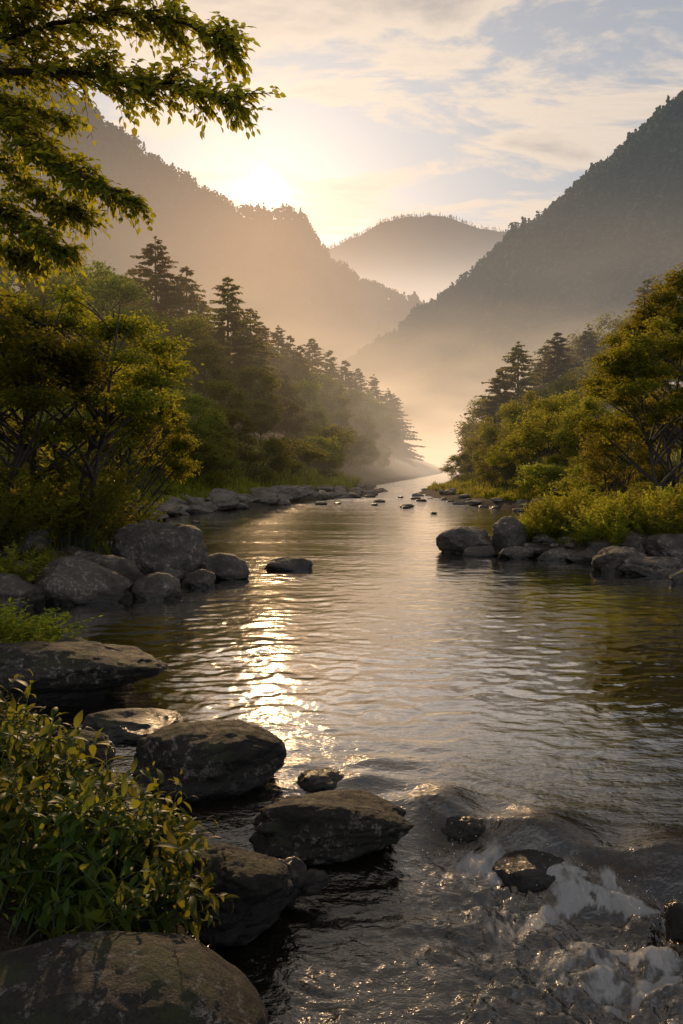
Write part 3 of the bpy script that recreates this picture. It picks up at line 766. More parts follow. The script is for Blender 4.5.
for k, (px, yt, d, lab) in enumerate(((62, 447, 14.5, 'yellow green sunlit shrub just above the left rock pile'), (20, 455, 13.5, 'darker leafy shrub left of the yellow green one'),
                       (98, 478, 15.5, 'low sunlit shrub leaning over the largest left boulder'), (125, 490, 20, 'low leafy shrub behind the largest left boulder'),
                       (-15, 470, 12.5, 'shadowed shrub at the left edge behind the steep boulder'), (84, 430, 18, 'shrub in shade under the spreading tree'), (150, 480, 24, 'pale grassy shrub on the slope right of the spreading tree'))):
    put_tree(HERB, px, yt, d, lab, 'shrub', name='leafy_shrub', wid=1.25)
for k, (px, yt, d, lab) in enumerate(((8, 598, 9.2, 'small bright green plant in the lower left corner of the inlet'), (30, 610, 9.0, 'tiny plant trailing over the inlet water'),
                       (14, 540, 11.6, 'small plant between the steep boulder and the edge boulder'), (-12, 605, 8.6, 'plant cut by the left edge beside the inlet'))):
    put_tree(HERB, px, yt, d, lab, 'shrub', name='leafy_shrub', wid=1.7)

# --- right bank
put_tree(B_NEAR, 664, 300, 19, 'sunlit multi-stemmed broadleaf tree with dark bare trunks on the right bank', 'tree', i=0, wid=1.1, rot=1.1)
put_tree(B_NEAR, 712, 235, 24, 'tall broadleaf tree cut by the right edge with gold-green top', 'tree', i=1, wid=.95, rot=.2)
for (px, yt, d, i, w, lab) in (
    (518, 341, 72, 0, 1.0, 'tallest spruce of the right bank with open layered branches'),
    (558, 332, 76, 2, .9, 'dark spruce right of the tallest right bank spruce'),
    (545, 345, 84, 1, 1.0, 'slim spruce between the two taller right bank spruces'),
    (588, 325, 88, 0, .9, 'hazy spruce behind the right bank broadleaf tree'),
    (648, 279, 95, 2, .9, 'spruce with a flat layered top high on the right slope'),
    (500, 370, 70, 1, 1.1, 'short spruce at the left foot of the tallest right bank spruce')):
    put_tree(C_TREE, px, yt, d, lab, 'spruce', i=i, name='spruce_tree', wid=w * 1.4)
GR = 'trees of the right slope forest'
for (px, yt, d) in ((610, 315, 96), (575, 330, 100), (630, 300, 100), (670, 290, 90), (600, 345, 78), (540, 380, 66), (620, 350, 60), (575, 365, 62)):
    put_tree(B_FOR, px, yt, d, 'hazy broadleaf tree in the forest of the right slope', 'tree', GR, wid=rng.uniform(1.0, 1.3))
for (px, yt, d) in ((560, 392, 50), (535, 405, 56), (512, 410, 62), (490, 415, 68), (472, 428, 76), (585, 400, 44), (545, 425, 46), (520, 440, 52), (500, 445, 58), (480, 448, 64), (462, 450, 74), (605, 420, 38), (575, 435, 40)):
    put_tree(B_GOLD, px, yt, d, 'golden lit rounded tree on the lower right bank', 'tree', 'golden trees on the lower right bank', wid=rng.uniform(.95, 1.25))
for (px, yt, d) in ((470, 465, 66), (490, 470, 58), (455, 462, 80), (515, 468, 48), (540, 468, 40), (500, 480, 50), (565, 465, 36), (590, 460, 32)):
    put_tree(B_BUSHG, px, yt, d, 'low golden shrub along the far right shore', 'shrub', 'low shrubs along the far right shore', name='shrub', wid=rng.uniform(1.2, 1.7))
hr = np.random.default_rng(8)
for k in range(58):
    px = hr.uniform(522, 720); d = hr.uniform(16.3, 20.5) if px > 560 else hr.uniform(17.5, 20.5)
    p = at(px, 500, d)
    if p[0] - x_right(d) < .55: d = d + 1.6
    yt = np.interp(px, [515, 540, 580, 620, 660, 720], [506, 482, 476, 474, 470, 462]) + hr.uniform(0, 30) + (20.5 - d) * 3
    put_tree(HERB, px, yt, d, 'leafy upright waterside plant with golden tips in the thicket on the right bank', 'shrub', 'waterside plants in the right bank thicket', name='leafy_shrub', wid=hr.uniform(.75, 1.25))
for k in range(26):
    px = hr.uniform(440, 560); d = hr.uniform(26, 60)
    p = at(px, 500, d)
    if p[0] - x_right(d) < .8: continue
    put_tree(HERB, px, 474 + hr.uniform(0, 14) + (60 - d) * .3, d, 'golden grassy plant along the far right shore', 'shrub', 'grassy plants along the far right shore', name='leafy_shrub', wid=hr.uniform(1.2, 2))
for k in range(30):
    px = hr.uniform(110, 330); d = hr.uniform(20, 44)
    p = at(px, 500, d)
    if x_left(d) - p[0] < 1.2: continue
    g = at(px, 500, d); zt = T1(g[0], d) + hr.uniform(.8, 1.3)
    yt = 512 - F * math.tan(math.atan2(zt - 2, d) + PITCH)
    put_tree(HERB, px, yt, d, 'tall grassy plant on the lower left slope', 'shrub', 'grassy plants on the lower left slope', name='leafy_shrub', wid=hr.uniform(1.2, 1.8))

def put_at(protos_, x, y, h, *a, **k):
    d = np.array([x, y, T1(x, y) + h]) - CAM
    u_, v_, w_ = d[0], d @ UP, d @ FWD
    return put_tree(protos_, 341.5 + F * u_ / w_, 512 - F * v_ / w_, y, *a, **k)
hr = np.random.default_rng(12)
for k in range(34):
    y = 25 + 50 * (k / 34); x = float(x_right(y)) + hr.uniform(1.2, 3.2) + (1.5 if y > 38 else 0)
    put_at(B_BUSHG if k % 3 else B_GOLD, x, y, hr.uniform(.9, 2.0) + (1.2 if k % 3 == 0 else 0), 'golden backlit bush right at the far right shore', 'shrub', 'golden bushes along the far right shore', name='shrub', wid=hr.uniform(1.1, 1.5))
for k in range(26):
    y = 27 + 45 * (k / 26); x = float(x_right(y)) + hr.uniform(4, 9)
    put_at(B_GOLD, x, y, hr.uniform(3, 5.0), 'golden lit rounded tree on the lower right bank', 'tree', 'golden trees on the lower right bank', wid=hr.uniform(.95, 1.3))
for k in range(24):
    y = 62 + 60 * (k / 24); x = float(x_left(y)) - hr.uniform(1.0, 5)
    put_at(B_BUSH, x, y, hr.uniform(2, 5.0), 'rounded green shrub on the lower left slope above the shore', 'shrub', 'shrubs along the foot of the left slope', name='shrub', wid=hr.uniform(1.0, 1.4))
for k in range(22):
    y = 75 + 90 * (k / 22); x = float(x_right(y)) + hr.uniform(2.0, 10)
    put_at(B_FOR, x, y, hr.uniform(5, 9.0), 'misty tree where the right bank fades out at the river bend', 'tree', 'misty trees at the river bend', wid=hr.uniform(1.0, 1.4))

# --- tree overhanging from the upper left: trunk outside the frame, boughs reaching in
def overhang():
    rng = np.random.default_rng(77)
    wood, lv = Geo(), Geo()
    foot = np.array([-4.3, 5.2, T1(-4.3, 5.2) - .2])
    tr = np.array([foot, [-4.2, 5.2, 1.5], [-4.05, 5.25, 3.0], [-3.8, 5.3, 4.4], [-3.6, 5.3, 5.6], [-3.5, 5.3, 7]])
    wood.tube(tr, [.22, .17, .15, .12, .08, .04], 10)
    root = link('overhanging_tree', None, loc=foot)
    limbs = [
        ([(-70, 92, 5.2), (-10, 72, 5.0), (50, 70, 4.9), (110, 78, 4.8), (170, 84, 4.7), (215, 94, 4.6), (240, 96, 4.55)], .030, 1.0, .55),
        ([(-70, 60, 5.0), (0, 40, 4.8), (70, 20, 4.7), (140, 12, 4.7), (195, 28, 4.6), (228, 44, 4.6)], .022, 1.0, .50),
        ([(-60, 20, 4.7), (10, -10, 4.6), (80, -30, 4.5), (160, -25, 4.5)], .02, 1.0, .5),
        ([(-70, 0, 5.2), (0, -40, 5.2), (60, -60, 5.2)], .02, 1.0, .5),
        ([(-60, 110, 5.2), (-5, 112, 5.1), (25, 138, 5.0), (55, 165, 4.9), (95, 180, 4.8), (130, 200, 4.8)], .018, 1.3, .42),
        ([(-60, 150, 5.6), (-10, 160, 5.5), (20, 180, 5.4), (55, 205, 5.3), (85, 215, 5.3)], .015, 1.4, .42),
        ([(-60, 200, 5.2), (-10, 205, 5.1), (20, 225, 5.1), (45, 240, 5.0), (66, 252, 5.0)], .014, 1.3, .36),
        ([(-60, 80, 5.6), (-10, 95, 5.5), (30, 110, 5.5), (70, 120, 5.4)], .014, 1.3, .40),
        ([(-60, 250, 5.6), (-10, 245, 5.5), (20, 255, 5.5), (40, 262, 5.4)], .012, 1.3, .34)]
    for pts, r0, dens, tl in limbs:
        K = np.array([at(*p) for p in pts])
        s0 = tr[3] if K[0][2] > 3.6 else tr[2]
        K = np.concatenate([[s0], K])
        # smooth
        tt = np.linspace(0, len(K) - 1, len(K) * 6)
        path = np.stack([np.interp(tt, np.arange(len(K)), K[:, c]) for c in range(3)], -1)
        ker = np.ones(5) / 5
        pp = np.pad(path, ((2, 2), (0, 0)), 'edge'); path = np.stack([np.convolve(pp[:, c], ker, 'valid') for c in range(3)], -1)
        path[1:-1] += rng.normal(size=path[1:-1].shape) * .006
        wood.tube(path, np.linspace(r0, .004, len(path)), 6)
        seg = np.linalg.norm(np.diff(path, axis=0), axis=1); total = seg.sum()
        nt_ = int(total * 36 * dens)
        for k in range(nt_):
            u_ = rng.uniform(.10, 1.0); i = min(int(u_ * (len(path) - 1)), len(path) - 2)
            p0 = path[i]; d0 = unit(path[i + 1] - path[i])
            sd = np.cross(d0, [0, 0, 1]); sd = unit(sd) * (1 if k % 2 else -1)
            l = tl * rng.uniform(.45, 1.2) * (1.0 - .62 * u_)
            dr = unit(d0 * rng.uniform(.5, 1.1) + sd * rng.uniform(.1, .9) + np.array([0, 0, rng.uniform(-.35, .35)]))
            tip = p0 + dr * l + np.array([0, 0, -.05 * l])
            tw = bez(p0, p0 + dr * l * .5 + np.array([0, 0, .06 * l]), tip, 7)
            wood.tube(tw, np.linspace(.0045, .0012, 7), 4)
            subs = [tw]
            for q in range(3):
                j = rng.integers(1, 6); s2 = unit(np.cross(dr, rng.normal(size=3)) * .8 + dr * .8 + np.array([0, 0, -.1])); l2 = l * rng.uniform(.3, .55)
                b = bez(tw[j], tw[j] + s2 * l2 * .5 + np.array([0, 0, .02]), tw[j] + s2 * l2 + np.array([0, 0, -.03]), 5)
                wood.tube(b, np.linspace(.0025, .001, 5), 3); subs.append(b)
            for b in subs:
                L_ = np.linalg.norm(b[-1] - b[0]); n = max(3, int(L_ / .024))
                t = np.linspace(.15, 1, n); idx = t * (len(b) - 1); i0 = np.minimum(idx.astype(int), len(b) - 2)
                P = b[i0] + (b[i0 + 1] - b[i0]) * (idx - i0)[:, None]
                bd = unit(b[-1] - b[0]); s3 = unit(np.cross(bd, [0, 0, 1.0]))
                sgn = np.where(np.arange(n) % 2, 1, -1)[:, None]
                A = unit(bd * .8 + s3 * sgn * .9 + rng.normal(size=(n, 3)) * .25 + np.array([0, 0, -.02]))
                A[-1] = unit(bd + np.array([0, 0, -.3]))
                N = unit(np.array([0, 0, 1.0]) + rng.normal(size=(n, 3)) * .35)
                L = rng.uniform(.034, .058, n)
                lv.leaves(P, A, N, L, L * .72, LEAF_NEAR, rng.random(n))
    wm_ = wood.mesh('trunk', M_BARK, True); lm = lv.mesh('crown', M_LEAF_NEAR)
    for me in (wm_, lm):
        me.transform(__import__('mathutils').Matrix.Translation(-Vector(foot)))
    link('trunk', wm_, root); link('crown', lm, root)
    tag(root, 'near tree whose leafy boughs hang into the upper left corner against the sky', 'tree')
overhang()

# --- leafy shrubs in the lower left foreground
def lance_shrub(seed, rootpx, tips, label, name='leafy_shrub'):
    rng = np.random.default_rng(seed)
    stems, lv = Geo(), Geo()
    base = np.array(rootpx, float)
    base[2] = T1(base[0], base[1])
    for (px, py, d) in tips:
        tip = at(px, py, d)
        b = base + np.array([rng.normal() * .09, rng.normal() * .09, -.03])
        if tip[2] < b[2] + .12: tip[2] = b[2] + .12
        hor = np.array([tip[0] - b[0], tip[1] - b[1], 0])
        mid = b + hor * .3 + np.array([0, 0, (tip[2] - b[2]) * 1.0])
        path = bez(b, mid, tip, 12)
        stems.tube(path, np.linspace(.006, .0018, 12), 5)
        # side shoots
        runs = [(path, .25)]
        for q in range(3):
            j = rng.integers(4, 10); dd = unit(rng.normal(size=3) * np.array([1, 1, .4]) + np.array([.3, -.1, .35])); l = rng.uniform(.12, .26)
            s_ = bez(path[j], path[j] + dd * l * .5 + np.array([0, 0, .03]), path[j] + dd * l, 6)
            stems.tube(s_, np.linspace(.003, .0013, 6), 4); runs.append((s_, .1))
        for pth, t0 in runs:
            Ltot = np.linalg.norm(np.diff(pth, axis=0), axis=1).sum()
            n = max(5, int(Ltot * (1 - t0) / .025))
            t = np.linspace(t0, 1, n); idx = t * (len(pth) - 1); i0 = np.minimum(idx.astype(int), len(pth) - 2)
            P = pth[i0] + (pth[i0 + 1] - pth[i0]) * (idx - i0)[:, None]
            D = unit(pth[i0 + 1] - pth[i0])
            ang = np.arange(n) * 2.4 + rng.uniform(0, 6)
            e1 = unit(np.cross(D, [0.2, 0.1, 1.0])); e2 = np.cross(D, e1)
            S = e1 * np.cos(ang)[:, None] + e2 * np.sin(ang)[:, None]
            A = unit(S * 1.0 + D * .55 + rng.normal(size=(n, 3)) * .15 + np.array([0, 0, .05]))
            N = unit(np.array([0, 0, 1.0]) + rng.normal(size=(n, 3)) * .25 + D * .3)
            L = rng.uniform(.055, .118, n) * (1 - .35 * t ** 3) * (.7 + .3 * np.sin(t * 3.1))
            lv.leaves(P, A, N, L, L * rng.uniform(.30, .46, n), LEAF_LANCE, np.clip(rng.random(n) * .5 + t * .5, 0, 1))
    r_ = link(name, None, loc=base)
    a_, b_ = stems.mesh('stems', M_STEM, True), lv.mesh('leaves', M_LEAF_BUSH, True)
    for me in (a_, b_): me.transform(__import__('mathutils').Matrix.Translation(-Vector(base)))
    link('stems', a_, r_); link('leaves', b_, r_)
    tag(r_, label, 'shrub')

def tipset(seed, x0, x1, top, bot, d0, d1, n):
    rng = np.random.default_rng(seed); out = []
    for _ in range(n):
        x = rng.uniform(x0, x1); yt = np.interp(x, [-100, 0, 40, 90, 140, 190, 215], [690, 702, 725, 758, 785, 815, 850]) if top is None else top
        bot_ = min(bot, np.interp(x, [-50, 60, 130, 180, 215], [915, 905, 925, 945, 960])); y = yt + (bot_ - yt) * rng.random() ** 1.3
        out.append((x, y, rng.uniform(d0, d1)))
    return out
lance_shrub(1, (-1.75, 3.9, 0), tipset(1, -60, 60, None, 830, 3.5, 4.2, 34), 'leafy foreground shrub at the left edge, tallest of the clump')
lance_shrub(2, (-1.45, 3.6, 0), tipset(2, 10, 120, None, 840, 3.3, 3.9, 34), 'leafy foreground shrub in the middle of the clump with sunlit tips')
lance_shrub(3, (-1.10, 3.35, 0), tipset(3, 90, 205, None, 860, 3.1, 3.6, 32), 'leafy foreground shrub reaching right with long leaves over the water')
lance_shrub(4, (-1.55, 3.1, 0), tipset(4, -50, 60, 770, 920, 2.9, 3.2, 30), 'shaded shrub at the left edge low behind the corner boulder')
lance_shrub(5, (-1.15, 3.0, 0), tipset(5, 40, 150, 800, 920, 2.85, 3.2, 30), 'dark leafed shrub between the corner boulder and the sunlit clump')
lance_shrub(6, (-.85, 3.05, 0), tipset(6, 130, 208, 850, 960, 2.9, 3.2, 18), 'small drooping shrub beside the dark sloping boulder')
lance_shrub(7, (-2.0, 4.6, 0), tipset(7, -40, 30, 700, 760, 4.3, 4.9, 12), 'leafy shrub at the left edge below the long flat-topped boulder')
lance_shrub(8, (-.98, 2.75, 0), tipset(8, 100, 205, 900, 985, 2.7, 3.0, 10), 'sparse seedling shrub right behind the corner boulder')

# --- grass (stuff)
def grass(name, n, sampler, hgt, label, wd=.012, seed=3, mat=None):
    rng = np.random.default_rng(seed)
    x, y = sampler(rng, n)
    z = terrain(x, y)
    ok = z > .22; x, y, z = x[ok], y[ok], z[ok]; n = len(x)
    clump = .6 + .6 * noise2(x * 1.2, y * 1.2, 7)
    L = hgt * rng.uniform(.5, 1.2, n) * np.clip(clump, .3, 1.3)
    a = rng.uniform(0, 6.28, n); ln = rng.uniform(.1, .5, n)
    A = unit(np.stack([np.cos(a) * ln, np.sin(a) * ln, np.ones(n)], -1)); N = unit(np.stack([np.cos(a), np.sin(a), -ln], -1))
    N = -N
    g = Geo(); g.leaves(np.stack([x, y, z - .03], -1), A, N, L, wd * rng.uniform(.7, 1.4, n) * (1 + y / 14), BLADE, rng.random(n))
    o = link(name, g.mesh(name, mat or M_GRASS)); tag(o, label, 'grass', kind='stuff'); return o
def samp_left(rng, n):
    y = np.exp(rng.uniform(math.log(15), math.log(75), n)); d = rng.uniform(.8, 1, n) * 0 + rng.exponential(4 + y * .12, n) + 1.2
    return x_left(y) - d, y
def samp_right(rng, n):
    y = np.exp(rng.uniform(math.log(16.5), math.log(80), n)); d = rng.exponential(3.0, n) + .9
    return x_right(y) + d, y
grass('grass', 60000, samp_left, .75, 'long grass covering the lower left slope', seed=3)
grass('grass', 45000, samp_right, .5, 'tall bright grass on the right bank', seed=4)
def samp_near(rng, n):
    y = rng.uniform(5, 15, n); return x_left(y) - rng.exponential(1.5, n) - .8, y
grass('grass', 9000, samp_near, .35, 'short grass tufts between the left boulders', seed=6, wd=.008)

# ------------------------------------------------------------------ mountains
M_MT = mountain_mat()
def mountain(name, label, ridge, foot_frac, back, seed, amp, forest_n, tree_h, tree_label, nu=260, nv=110, quads_per=46, px_rng=None, conif=.25, lowcut=.8):
    rd = np.array(ridge, float)
    uu = np.linspace(0, 1, nu)
    cum = np.concatenate([[0], np.cumsum(np.hypot(np.diff(rd[:, 0]), np.diff(rd[:, 1])))]); cum /= cum[-1]
    rp = np.stack([np.interp(uu, cum, rd[:, k]) for k in range(3)], -1)
    K = np.array([at(*p) for p in rp])
    K[:, 2] -= tree_h * .55
    def surf(u, v):
        """v: -1 far foot .. 0 ridge .. 1 near foot"""
        k = np.stack([np.interp(u, uu, K[:, c]) for c in range(3)], -1)
        ff = np.interp(u, uu, np.interp(uu, [0, 1], foot_frac))
        foot = k.copy(); foot[..., 1] = k[..., 1] * ff; foot[..., 2] = 0
        foot[..., 0] = k[..., 0] * (ff * .35 + .65 * 1.0) * .92
        bk = k.copy(); bk[..., 1] = k[..., 1] * back; bk[..., 0] *= back; bk[..., 2] = 0
        av = np.abs(v)[..., None]
        tgt = np.where(v[..., None] >= 0, foot, bk)
        P = k + (tgt - k) * av
        prof = (1 - av[..., 0]) ** 1.15
        P[..., 2] = k[..., 2] * prof
        sc = 1.0 / (amp * 5.0)
        w = np.minimum(av[..., 0] * 5, 1) * np.minimum((1 - av[..., 0]) * 4, 1)
        rav = 1 - 2 * np.abs(fbm2(P[..., 0] * sc, P[..., 1] * sc * .5, 5, seed, .5))
        P[..., 2] += amp * w * rav * .8 + amp * .06 * fbm2(P[..., 0] * sc * 7, P[..., 1] * sc * 7, 3, seed + 3)
        return P
    vv = np.concatenate([np.linspace(-1, -.02, 14), np.linspace(0, 1, nv)])
    U, Vv = np.meshgrid(uu, vv, indexing='ij')
    P = surf(U, Vv)
    me = np_mesh(name, P.reshape(-1, 3), quads=grid_faces(nu, len(vv)), mat=M_MT)
    tag(link(name, me), label, 'mountain', kind='structure')
    # forest
    rng = np.random.default_rng(seed + 100)
    m = forest_n
    u = rng.random(m); v = rng.random(m) ** 1.25 * lowcut
    nr = m // 9; v[:nr] = rng.random(nr) * .02 - .005; 
    C = surf(u, v)
    g = Geo()
    hgt = tree_h * rng.uniform(.55, 1.3, m); con = rng.random(m) < conif
    q = quads_per
    d = unit(rng.normal(size=(m, q, 3))); rad = rng.uniform(.35, 1, (m, q)) ** .5
    zt = rng.random((m, q))
    # rounded crowns
    ell = d * rad[..., None] * np.array([.42, .42, .5]) + np.array([0, 0, .55])
    # cone crowns
    th = rng.uniform(0, 6.28, (m, q)); cr = (1 - zt) * .27 * rng.uniform(.5, 1.1, (m, q))
    cone = np.stack([np.cos(th) * cr, np.sin(th) * cr, zt * 1.15 + .1], -1)
    off = np.where(con[:, None, None], cone, ell) * hgt[:, None, None]
    Pq = (C[:, None] + off).reshape(-1, 3)
    nrm = unit(np.where(con[:, None, None], np.stack([np.cos(th), np.sin(th), .4 + 0 * th], -1), d + np.array([0, 0, .25]))).reshape(-1, 3)
    nrm = unit(nrm + rng.normal(size=nrm.shape) * .4)
    A = unit(np.cross(nrm, rng.normal(size=nrm.shape)))
    L = np.repeat(hgt, q) * .30 * rng.uniform(.6, 1.2, m * q) * np.repeat(np.where(con, .7, 1), q)
    tint = np.repeat(rng.random(m), q) * .8 + rng.random(m * q) * .2
    g.leaves(Pq - A * L[:, None] * .5, A, nrm, L, L * .8, LEAF_FAR, tint)
    o = link('forest', g.mesh('forest', M_FAR)); tag(o, tree_label, 'forest', kind='stuff')

mountain('mountain', 'steep forested mountain on the left with the sun rising over its shoulder',
         [(-700, -60, 1300), (-330, -60, 1500), (-120, -30, 1700), (0, 38, 1900), (70, 97, 2050), (110, 128, 2150), (150, 157, 2250), (195, 188, 2400), (215, 201, 2430), (235, 210, 2450), (262, 214, 2470), (290, 213, 2480), (303, 222, 2500), (314, 240, 2520), (330, 260, 2560), (348, 272, 2600), (372, 287, 2650), (400, 298, 2700), (416, 303, 2720), (440, 330, 2750), (470, 360, 2800), (520, 400, 2850)],
         (.45, .62), 1.25, 21, 90, 6500, 34, 'distant hazy woods covering the left mountain', nu=320)
mountain('mountain', 'farthest pale mountain closing the valley in the centre',
         [(120, 420, 5800), (200, 330, 5700), (270, 280, 5600), (325, 250, 5500), (360, 232, 5500), (385, 220, 5500), (400, 217, 5500), (415, 216, 5500), (430, 212, 5500), (445, 215, 5500), (462, 222, 5500), (482, 228, 5500), (505, 230, 5500), (525, 233, 5500), (560, 250, 5600), (620, 290, 5700), (700, 330, 5800), (800, 400, 6000)],
         (.7, .7), 1.2, 22, 200, 5000, 22, 'pale far woods on the farthest mountain', quads_per=24, conif=.6, nu=220)
mountain('mountain', 'dark forested mountainside descending from the right edge to the valley floor',
         [(1500, -300, 620), (1100, -160, 700), (860, -10, 800), (760, 50, 880), (700, 92, 940), (683, 105, 960), (665, 116, 985), (650, 130, 1000), (620, 158, 1040), (590, 182, 1080), (560, 210, 1120), (530, 235, 1160), (505, 252, 1200), (485, 266, 1230), (460, 284, 1270), (430, 306, 1310), (400, 330, 1360), (370, 348, 1400), (340, 372, 1450), (300, 410, 1500), (270, 440, 1540)],
         (.42, .6), 1.3, 23, 85, 11000, 19, 'woods covering the right mountainside, golden where the sun grazes', nu=320, quads_per=40)

# ------------------------------------------------------------------ haze and mist (absorbing volumes, scattered sunlight painted in as emission)
def box_mesh(name, lo, hi, mat):
    x0, y0, z0 = lo; x1, y1, z1 = hi
    V = np.array([(x0, y0, z0), (x1, y0, z0), (x1, y1, z0), (x0, y1, z0), (x0, y0, z1), (x1, y0, z1), (x1, y1, z1), (x0, y1, z1)])
    Q = np.array([(0, 3, 2, 1), (4, 5, 6, 7), (0, 1, 5, 4), (1, 2, 6, 5), (2, 3, 7, 6), (3, 0, 4, 7)])
    return np_mesh(name, V, quads=Q, smooth=False, mat=mat)

def haze_glow_mat():
    m, nt, _, _ = new_mat('valley_haze_glow'); t = NT(nt)
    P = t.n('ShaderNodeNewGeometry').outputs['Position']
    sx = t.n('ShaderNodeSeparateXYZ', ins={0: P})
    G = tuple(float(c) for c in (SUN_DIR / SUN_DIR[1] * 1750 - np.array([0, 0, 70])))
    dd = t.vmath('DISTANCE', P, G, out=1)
    warm = t.math('EXPONENT', t.math('MULTIPLY', t.math('POWER', t.math('DIVIDE', dd, 230.0), 1.1), -1.0))  # sun glow painted into the emission around the ridge point
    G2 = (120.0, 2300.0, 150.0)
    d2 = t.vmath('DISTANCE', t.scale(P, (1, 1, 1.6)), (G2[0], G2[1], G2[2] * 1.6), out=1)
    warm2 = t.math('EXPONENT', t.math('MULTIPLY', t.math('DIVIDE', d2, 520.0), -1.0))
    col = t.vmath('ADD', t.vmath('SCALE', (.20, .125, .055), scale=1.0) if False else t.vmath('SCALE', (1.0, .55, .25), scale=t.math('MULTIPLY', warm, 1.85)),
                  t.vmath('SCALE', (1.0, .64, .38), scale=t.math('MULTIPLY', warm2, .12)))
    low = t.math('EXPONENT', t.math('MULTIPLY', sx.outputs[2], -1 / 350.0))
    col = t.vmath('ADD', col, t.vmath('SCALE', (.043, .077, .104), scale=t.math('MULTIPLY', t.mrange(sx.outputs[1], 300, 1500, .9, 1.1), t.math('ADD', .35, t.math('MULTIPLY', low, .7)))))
    col = t.vmath('ADD', col, t.vmath('SCALE', (1.0, .76, .56), scale=t.mrange(sx.outputs[1], 2800, 3500, 0, 1, True)))  # extra painted glow that pales the air before the farthest mountain
    em = t.n('ShaderNodeEmission', ins={'Color': col, 'Strength': t.math('MULTIPLY', t.mrange(t.math('SUBTRACT', sx.outputs[2], t.math('MULTIPLY', sx.outputs[1], .12)), 260, 620, 1 / 1500.0, .15 / 1500, True), 1.0)})  # emission stands in for sunlight scattered by the haze
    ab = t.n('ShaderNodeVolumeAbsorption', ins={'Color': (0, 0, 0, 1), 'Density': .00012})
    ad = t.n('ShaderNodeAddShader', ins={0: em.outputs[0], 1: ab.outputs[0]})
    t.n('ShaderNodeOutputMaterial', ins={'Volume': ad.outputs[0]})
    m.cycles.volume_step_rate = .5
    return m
def mist_glow_mat():
    m, nt, _, _ = new_mat('valley_mist_glow'); t = NT(nt)
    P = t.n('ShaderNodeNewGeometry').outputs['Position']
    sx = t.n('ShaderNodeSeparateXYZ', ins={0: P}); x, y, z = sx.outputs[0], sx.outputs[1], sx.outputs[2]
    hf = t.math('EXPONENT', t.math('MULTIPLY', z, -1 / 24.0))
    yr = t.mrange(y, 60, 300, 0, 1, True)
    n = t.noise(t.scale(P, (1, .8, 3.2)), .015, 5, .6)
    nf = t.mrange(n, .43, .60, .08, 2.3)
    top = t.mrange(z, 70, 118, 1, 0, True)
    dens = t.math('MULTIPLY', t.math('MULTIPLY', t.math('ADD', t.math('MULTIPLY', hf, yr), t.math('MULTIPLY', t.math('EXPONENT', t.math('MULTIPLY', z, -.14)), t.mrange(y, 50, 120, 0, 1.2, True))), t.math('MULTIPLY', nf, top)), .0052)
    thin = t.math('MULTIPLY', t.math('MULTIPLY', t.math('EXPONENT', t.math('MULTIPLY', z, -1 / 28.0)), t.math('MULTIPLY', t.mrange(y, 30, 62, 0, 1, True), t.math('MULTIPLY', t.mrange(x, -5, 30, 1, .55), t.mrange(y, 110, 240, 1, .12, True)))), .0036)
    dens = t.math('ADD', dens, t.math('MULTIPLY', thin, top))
    col = t.mix(t.mrange(x, -60, 160), (1.25, .78, .38), (1.05, .69, .38))  # golden sunlight put into the emission colour of the mist
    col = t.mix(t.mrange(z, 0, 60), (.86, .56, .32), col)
    tcol = t.mix(t.mrange(x, -12, 40), (.86, .57, .33), (.42, .43, .42))  # near glow painted warm on the left, cool grey on the right
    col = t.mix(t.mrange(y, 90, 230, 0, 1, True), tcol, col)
    em = t.n('ShaderNodeEmission', ins={'Color': col, 'Strength': dens})  # mist glows by itself in place of scattered sunlight
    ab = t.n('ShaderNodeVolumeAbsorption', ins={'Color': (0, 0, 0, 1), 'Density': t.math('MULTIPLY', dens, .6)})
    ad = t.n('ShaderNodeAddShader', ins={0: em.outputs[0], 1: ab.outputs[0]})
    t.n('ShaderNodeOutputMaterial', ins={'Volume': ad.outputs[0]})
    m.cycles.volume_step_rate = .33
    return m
tag(link('haze', box_mesh('haze', (-4500, 120, -30), (4500, 7000, 1150), haze_glow_mat())), 'haze with a painted-in warm sun glow filling the air of the valley', 'haze', kind='structure')
tag(link('mist', box_mesh('mist', (-260, 30, -2), (420, 900, 120), mist_glow_mat())), 'low mist with a painted-in golden glow lying over the river valley', 'mist', kind='structure')

# ------------------------------------------------------------------ sky
w = bpy.data.worlds.new('World'); scene.world = w; w.use_nodes = True
nt = w.node_tree; nt.nodes.clear(); t = NT(nt)
dirn = t.n('ShaderNodeTexCoord').outputs['Generated']
dn = t.vmath('NORMALIZE', dirn)
s3 = t.n('ShaderNodeSeparateXYZ', ins={0: dn})
sky = t.n('ShaderNodeTexSky', sky_type='NISHITA')
sky.sun_disc = False; sky.sun_elevation = SUN_EL; sky.sun_rotation = SUN_AZ
sky.air_density = 1.0; sky.dust_density = 1.0; sky.ozone_density = 1.5
base = t.vmath('SCALE', sky.outputs[0], scale=.034)
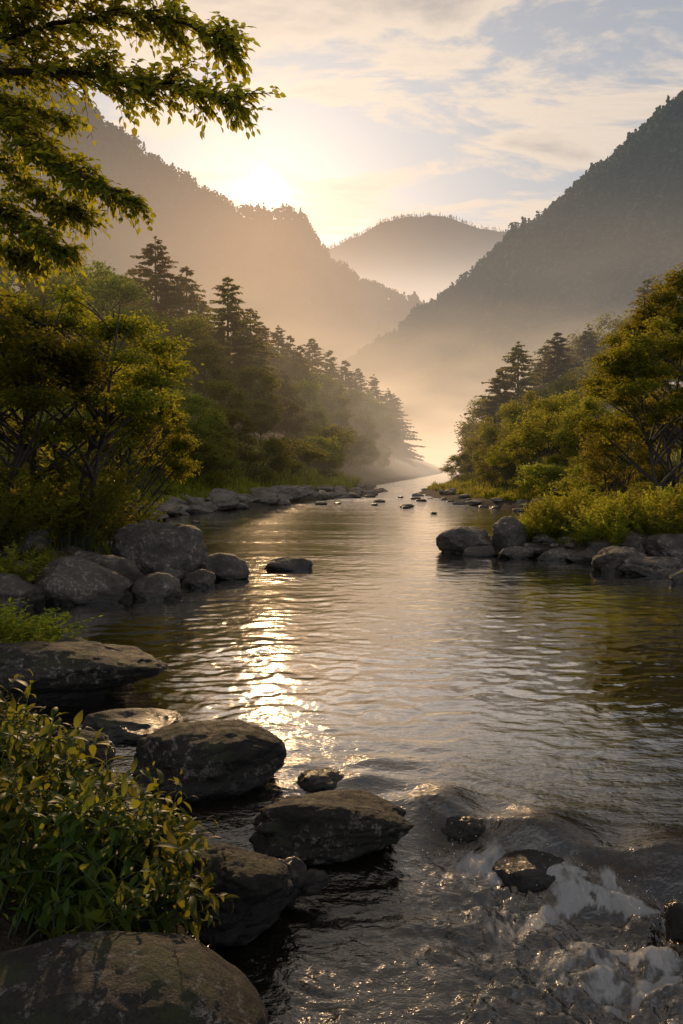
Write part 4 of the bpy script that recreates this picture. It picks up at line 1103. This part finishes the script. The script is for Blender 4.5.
# high cloud sheet seen in perspective
zz = t.math('ADD', t.math('MAXIMUM', s3.outputs[2], 0.0), .12)
cx = t.math('DIVIDE', s3.outputs[0], zz); cy = t.math('DIVIDE', s3.outputs[1], zz)
cv = t.n('ShaderNodeCombineXYZ', ins={0: cx, 1: cy, 2: 0.0}).outputs[0]
cvr = t.n('ShaderNodeMapping', ins={0: cv, 1: (3.7, 1.3, 0), 2: (0, 0, R(-16)), 3: (.95, 1.7, 1)}).outputs[0]
c1 = t.noise(cvr, 2.1, 8, .60, dist=.45)
c2 = t.noise(cvr, .55, 3, .5)
cl = t.math('ADD', t.math('MULTIPLY', c1, .72), t.math('MULTIPLY', c2, .38))
mask = t.mrange(cl, .50, .57, 0, 1, True)
core = t.mrange(cl, .56, .74, 0, 1, True)
sd = t.vmath('DOT_PRODUCT', dn, tuple(float(c) for c in SUN_DIR), out=1)
ang = t.math('ARCCOSINE', t.math('MINIMUM', sd, 1.0))
g1 = t.math('EXPONENT', t.math('MULTIPLY', ang, -5.2))
g2 = t.math('EXPONENT', t.math('MULTIPLY', ang, -24.0))
g3 = t.math('EXPONENT', t.math('MULTIPLY', t.math('POWER', t.math('DIVIDE', ang, .017), 2.0), -1.0))
glow = t.vmath('ADD', t.vmath('SCALE', (1.0, .80, .62), scale=t.math('MULTIPLY', g1, .20)), t.vmath('SCALE', (1.0, .76, .50), scale=t.math('MULTIPLY', g2, .48)))
glow = t.vmath('ADD', glow, t.vmath('SCALE', (1.0, .80, .52), scale=t.math('MULTIPLY', g3, 3.5)))
hz = t.mrange(s3.outputs[2], 0.0, .5, 1, 0)
base = t.vmath('ADD', base, t.vmath('SCALE', (.37, .37, .39), scale=1.0))
clit = t.vmath('ADD', t.vmath('SCALE', (1.0, .82, .66), scale=1.0), t.vmath('SCALE', (1.0, .74, .48), scale=t.math('MULTIPLY', g1, .5)))
cdark = t.vmath('ADD', (.50, .45, .43), t.vmath('SCALE', (.8, .6, .42), scale=t.math('MULTIPLY', g1, .5)))
ccol = t.mix(core, clit, cdark)
cm = t.math('MULTIPLY', mask, t.mrange(s3.outputs[2], .08, .24, .35, 1.0))
skyc = t.mix(cm, base, ccol)
skyc = t.vmath('ADD', skyc, glow)
back = t.math('MULTIPLY', t.mrange(s3.outputs[1], -.3, .5, 1.35, 1.0), t.mrange(s3.outputs[2], .42, .9, 1.0, .45))  # sky behind the camera brightened as added fill light, zenith dimmed
skyc = t.vmath('SCALE', skyc, scale=back)
skyc = t.vmath('MULTIPLY', skyc, t.mix(t.mrange(s3.outputs[1], -.1, .5), (.86, 1.0, 1.2), (1.0, 1.0, 1.0)))  # added fill from behind tinted bluish
bg = t.n('ShaderNodeBackground', ins={'Color': skyc, 'Strength': 1.0})
t.n('ShaderNodeOutputWorld', ins={'Surface': bg.outputs[0]})

# ------------------------------------------------------------------ sun, camera, render settings
sl = bpy.data.lights.new('sun', 'SUN'); sl.energy = 5.0; sl.angle = R(.6); sl.color = (1.0, .65, .33)
so = bpy.data.objects.new('sun', sl); COL.objects.link(so)
so.rotation_euler = Vector(-SUN_DIR).to_track_quat('-Z', 'Y').to_euler()
cam = bpy.data.cameras.new('camera'); co = bpy.data.objects.new('camera', cam); COL.objects.link(co)
cam.sensor_fit = 'VERTICAL'; cam.sensor_height = 24; cam.lens = F / 1024 * 24
cam.clip_start = .05; cam.clip_end = 30000
co.location = CAM; co.rotation_euler = (math.pi / 2 - PITCH, 0, 0)
scene.camera = co
scene.view_settings.view_transform = 'Standard'; scene.view_settings.look = 'None'; scene.view_settings.exposure = 0
cy_ = scene.cycles
cy_.use_denoising = True; cy_.max_bounces = 6; cy_.diffuse_bounces = 2; cy_.glossy_bounces = 3; cy_.transmission_bounces = 3
cy_.volume_bounces = 0; cy_.transparent_max_bounces = 8; cy_.sample_clamp_indirect = 4; cy_.sample_clamp_direct = 20; cy_.caustics_reflective = False; cy_.caustics_refractive = False
cy_.volume_max_steps = 128
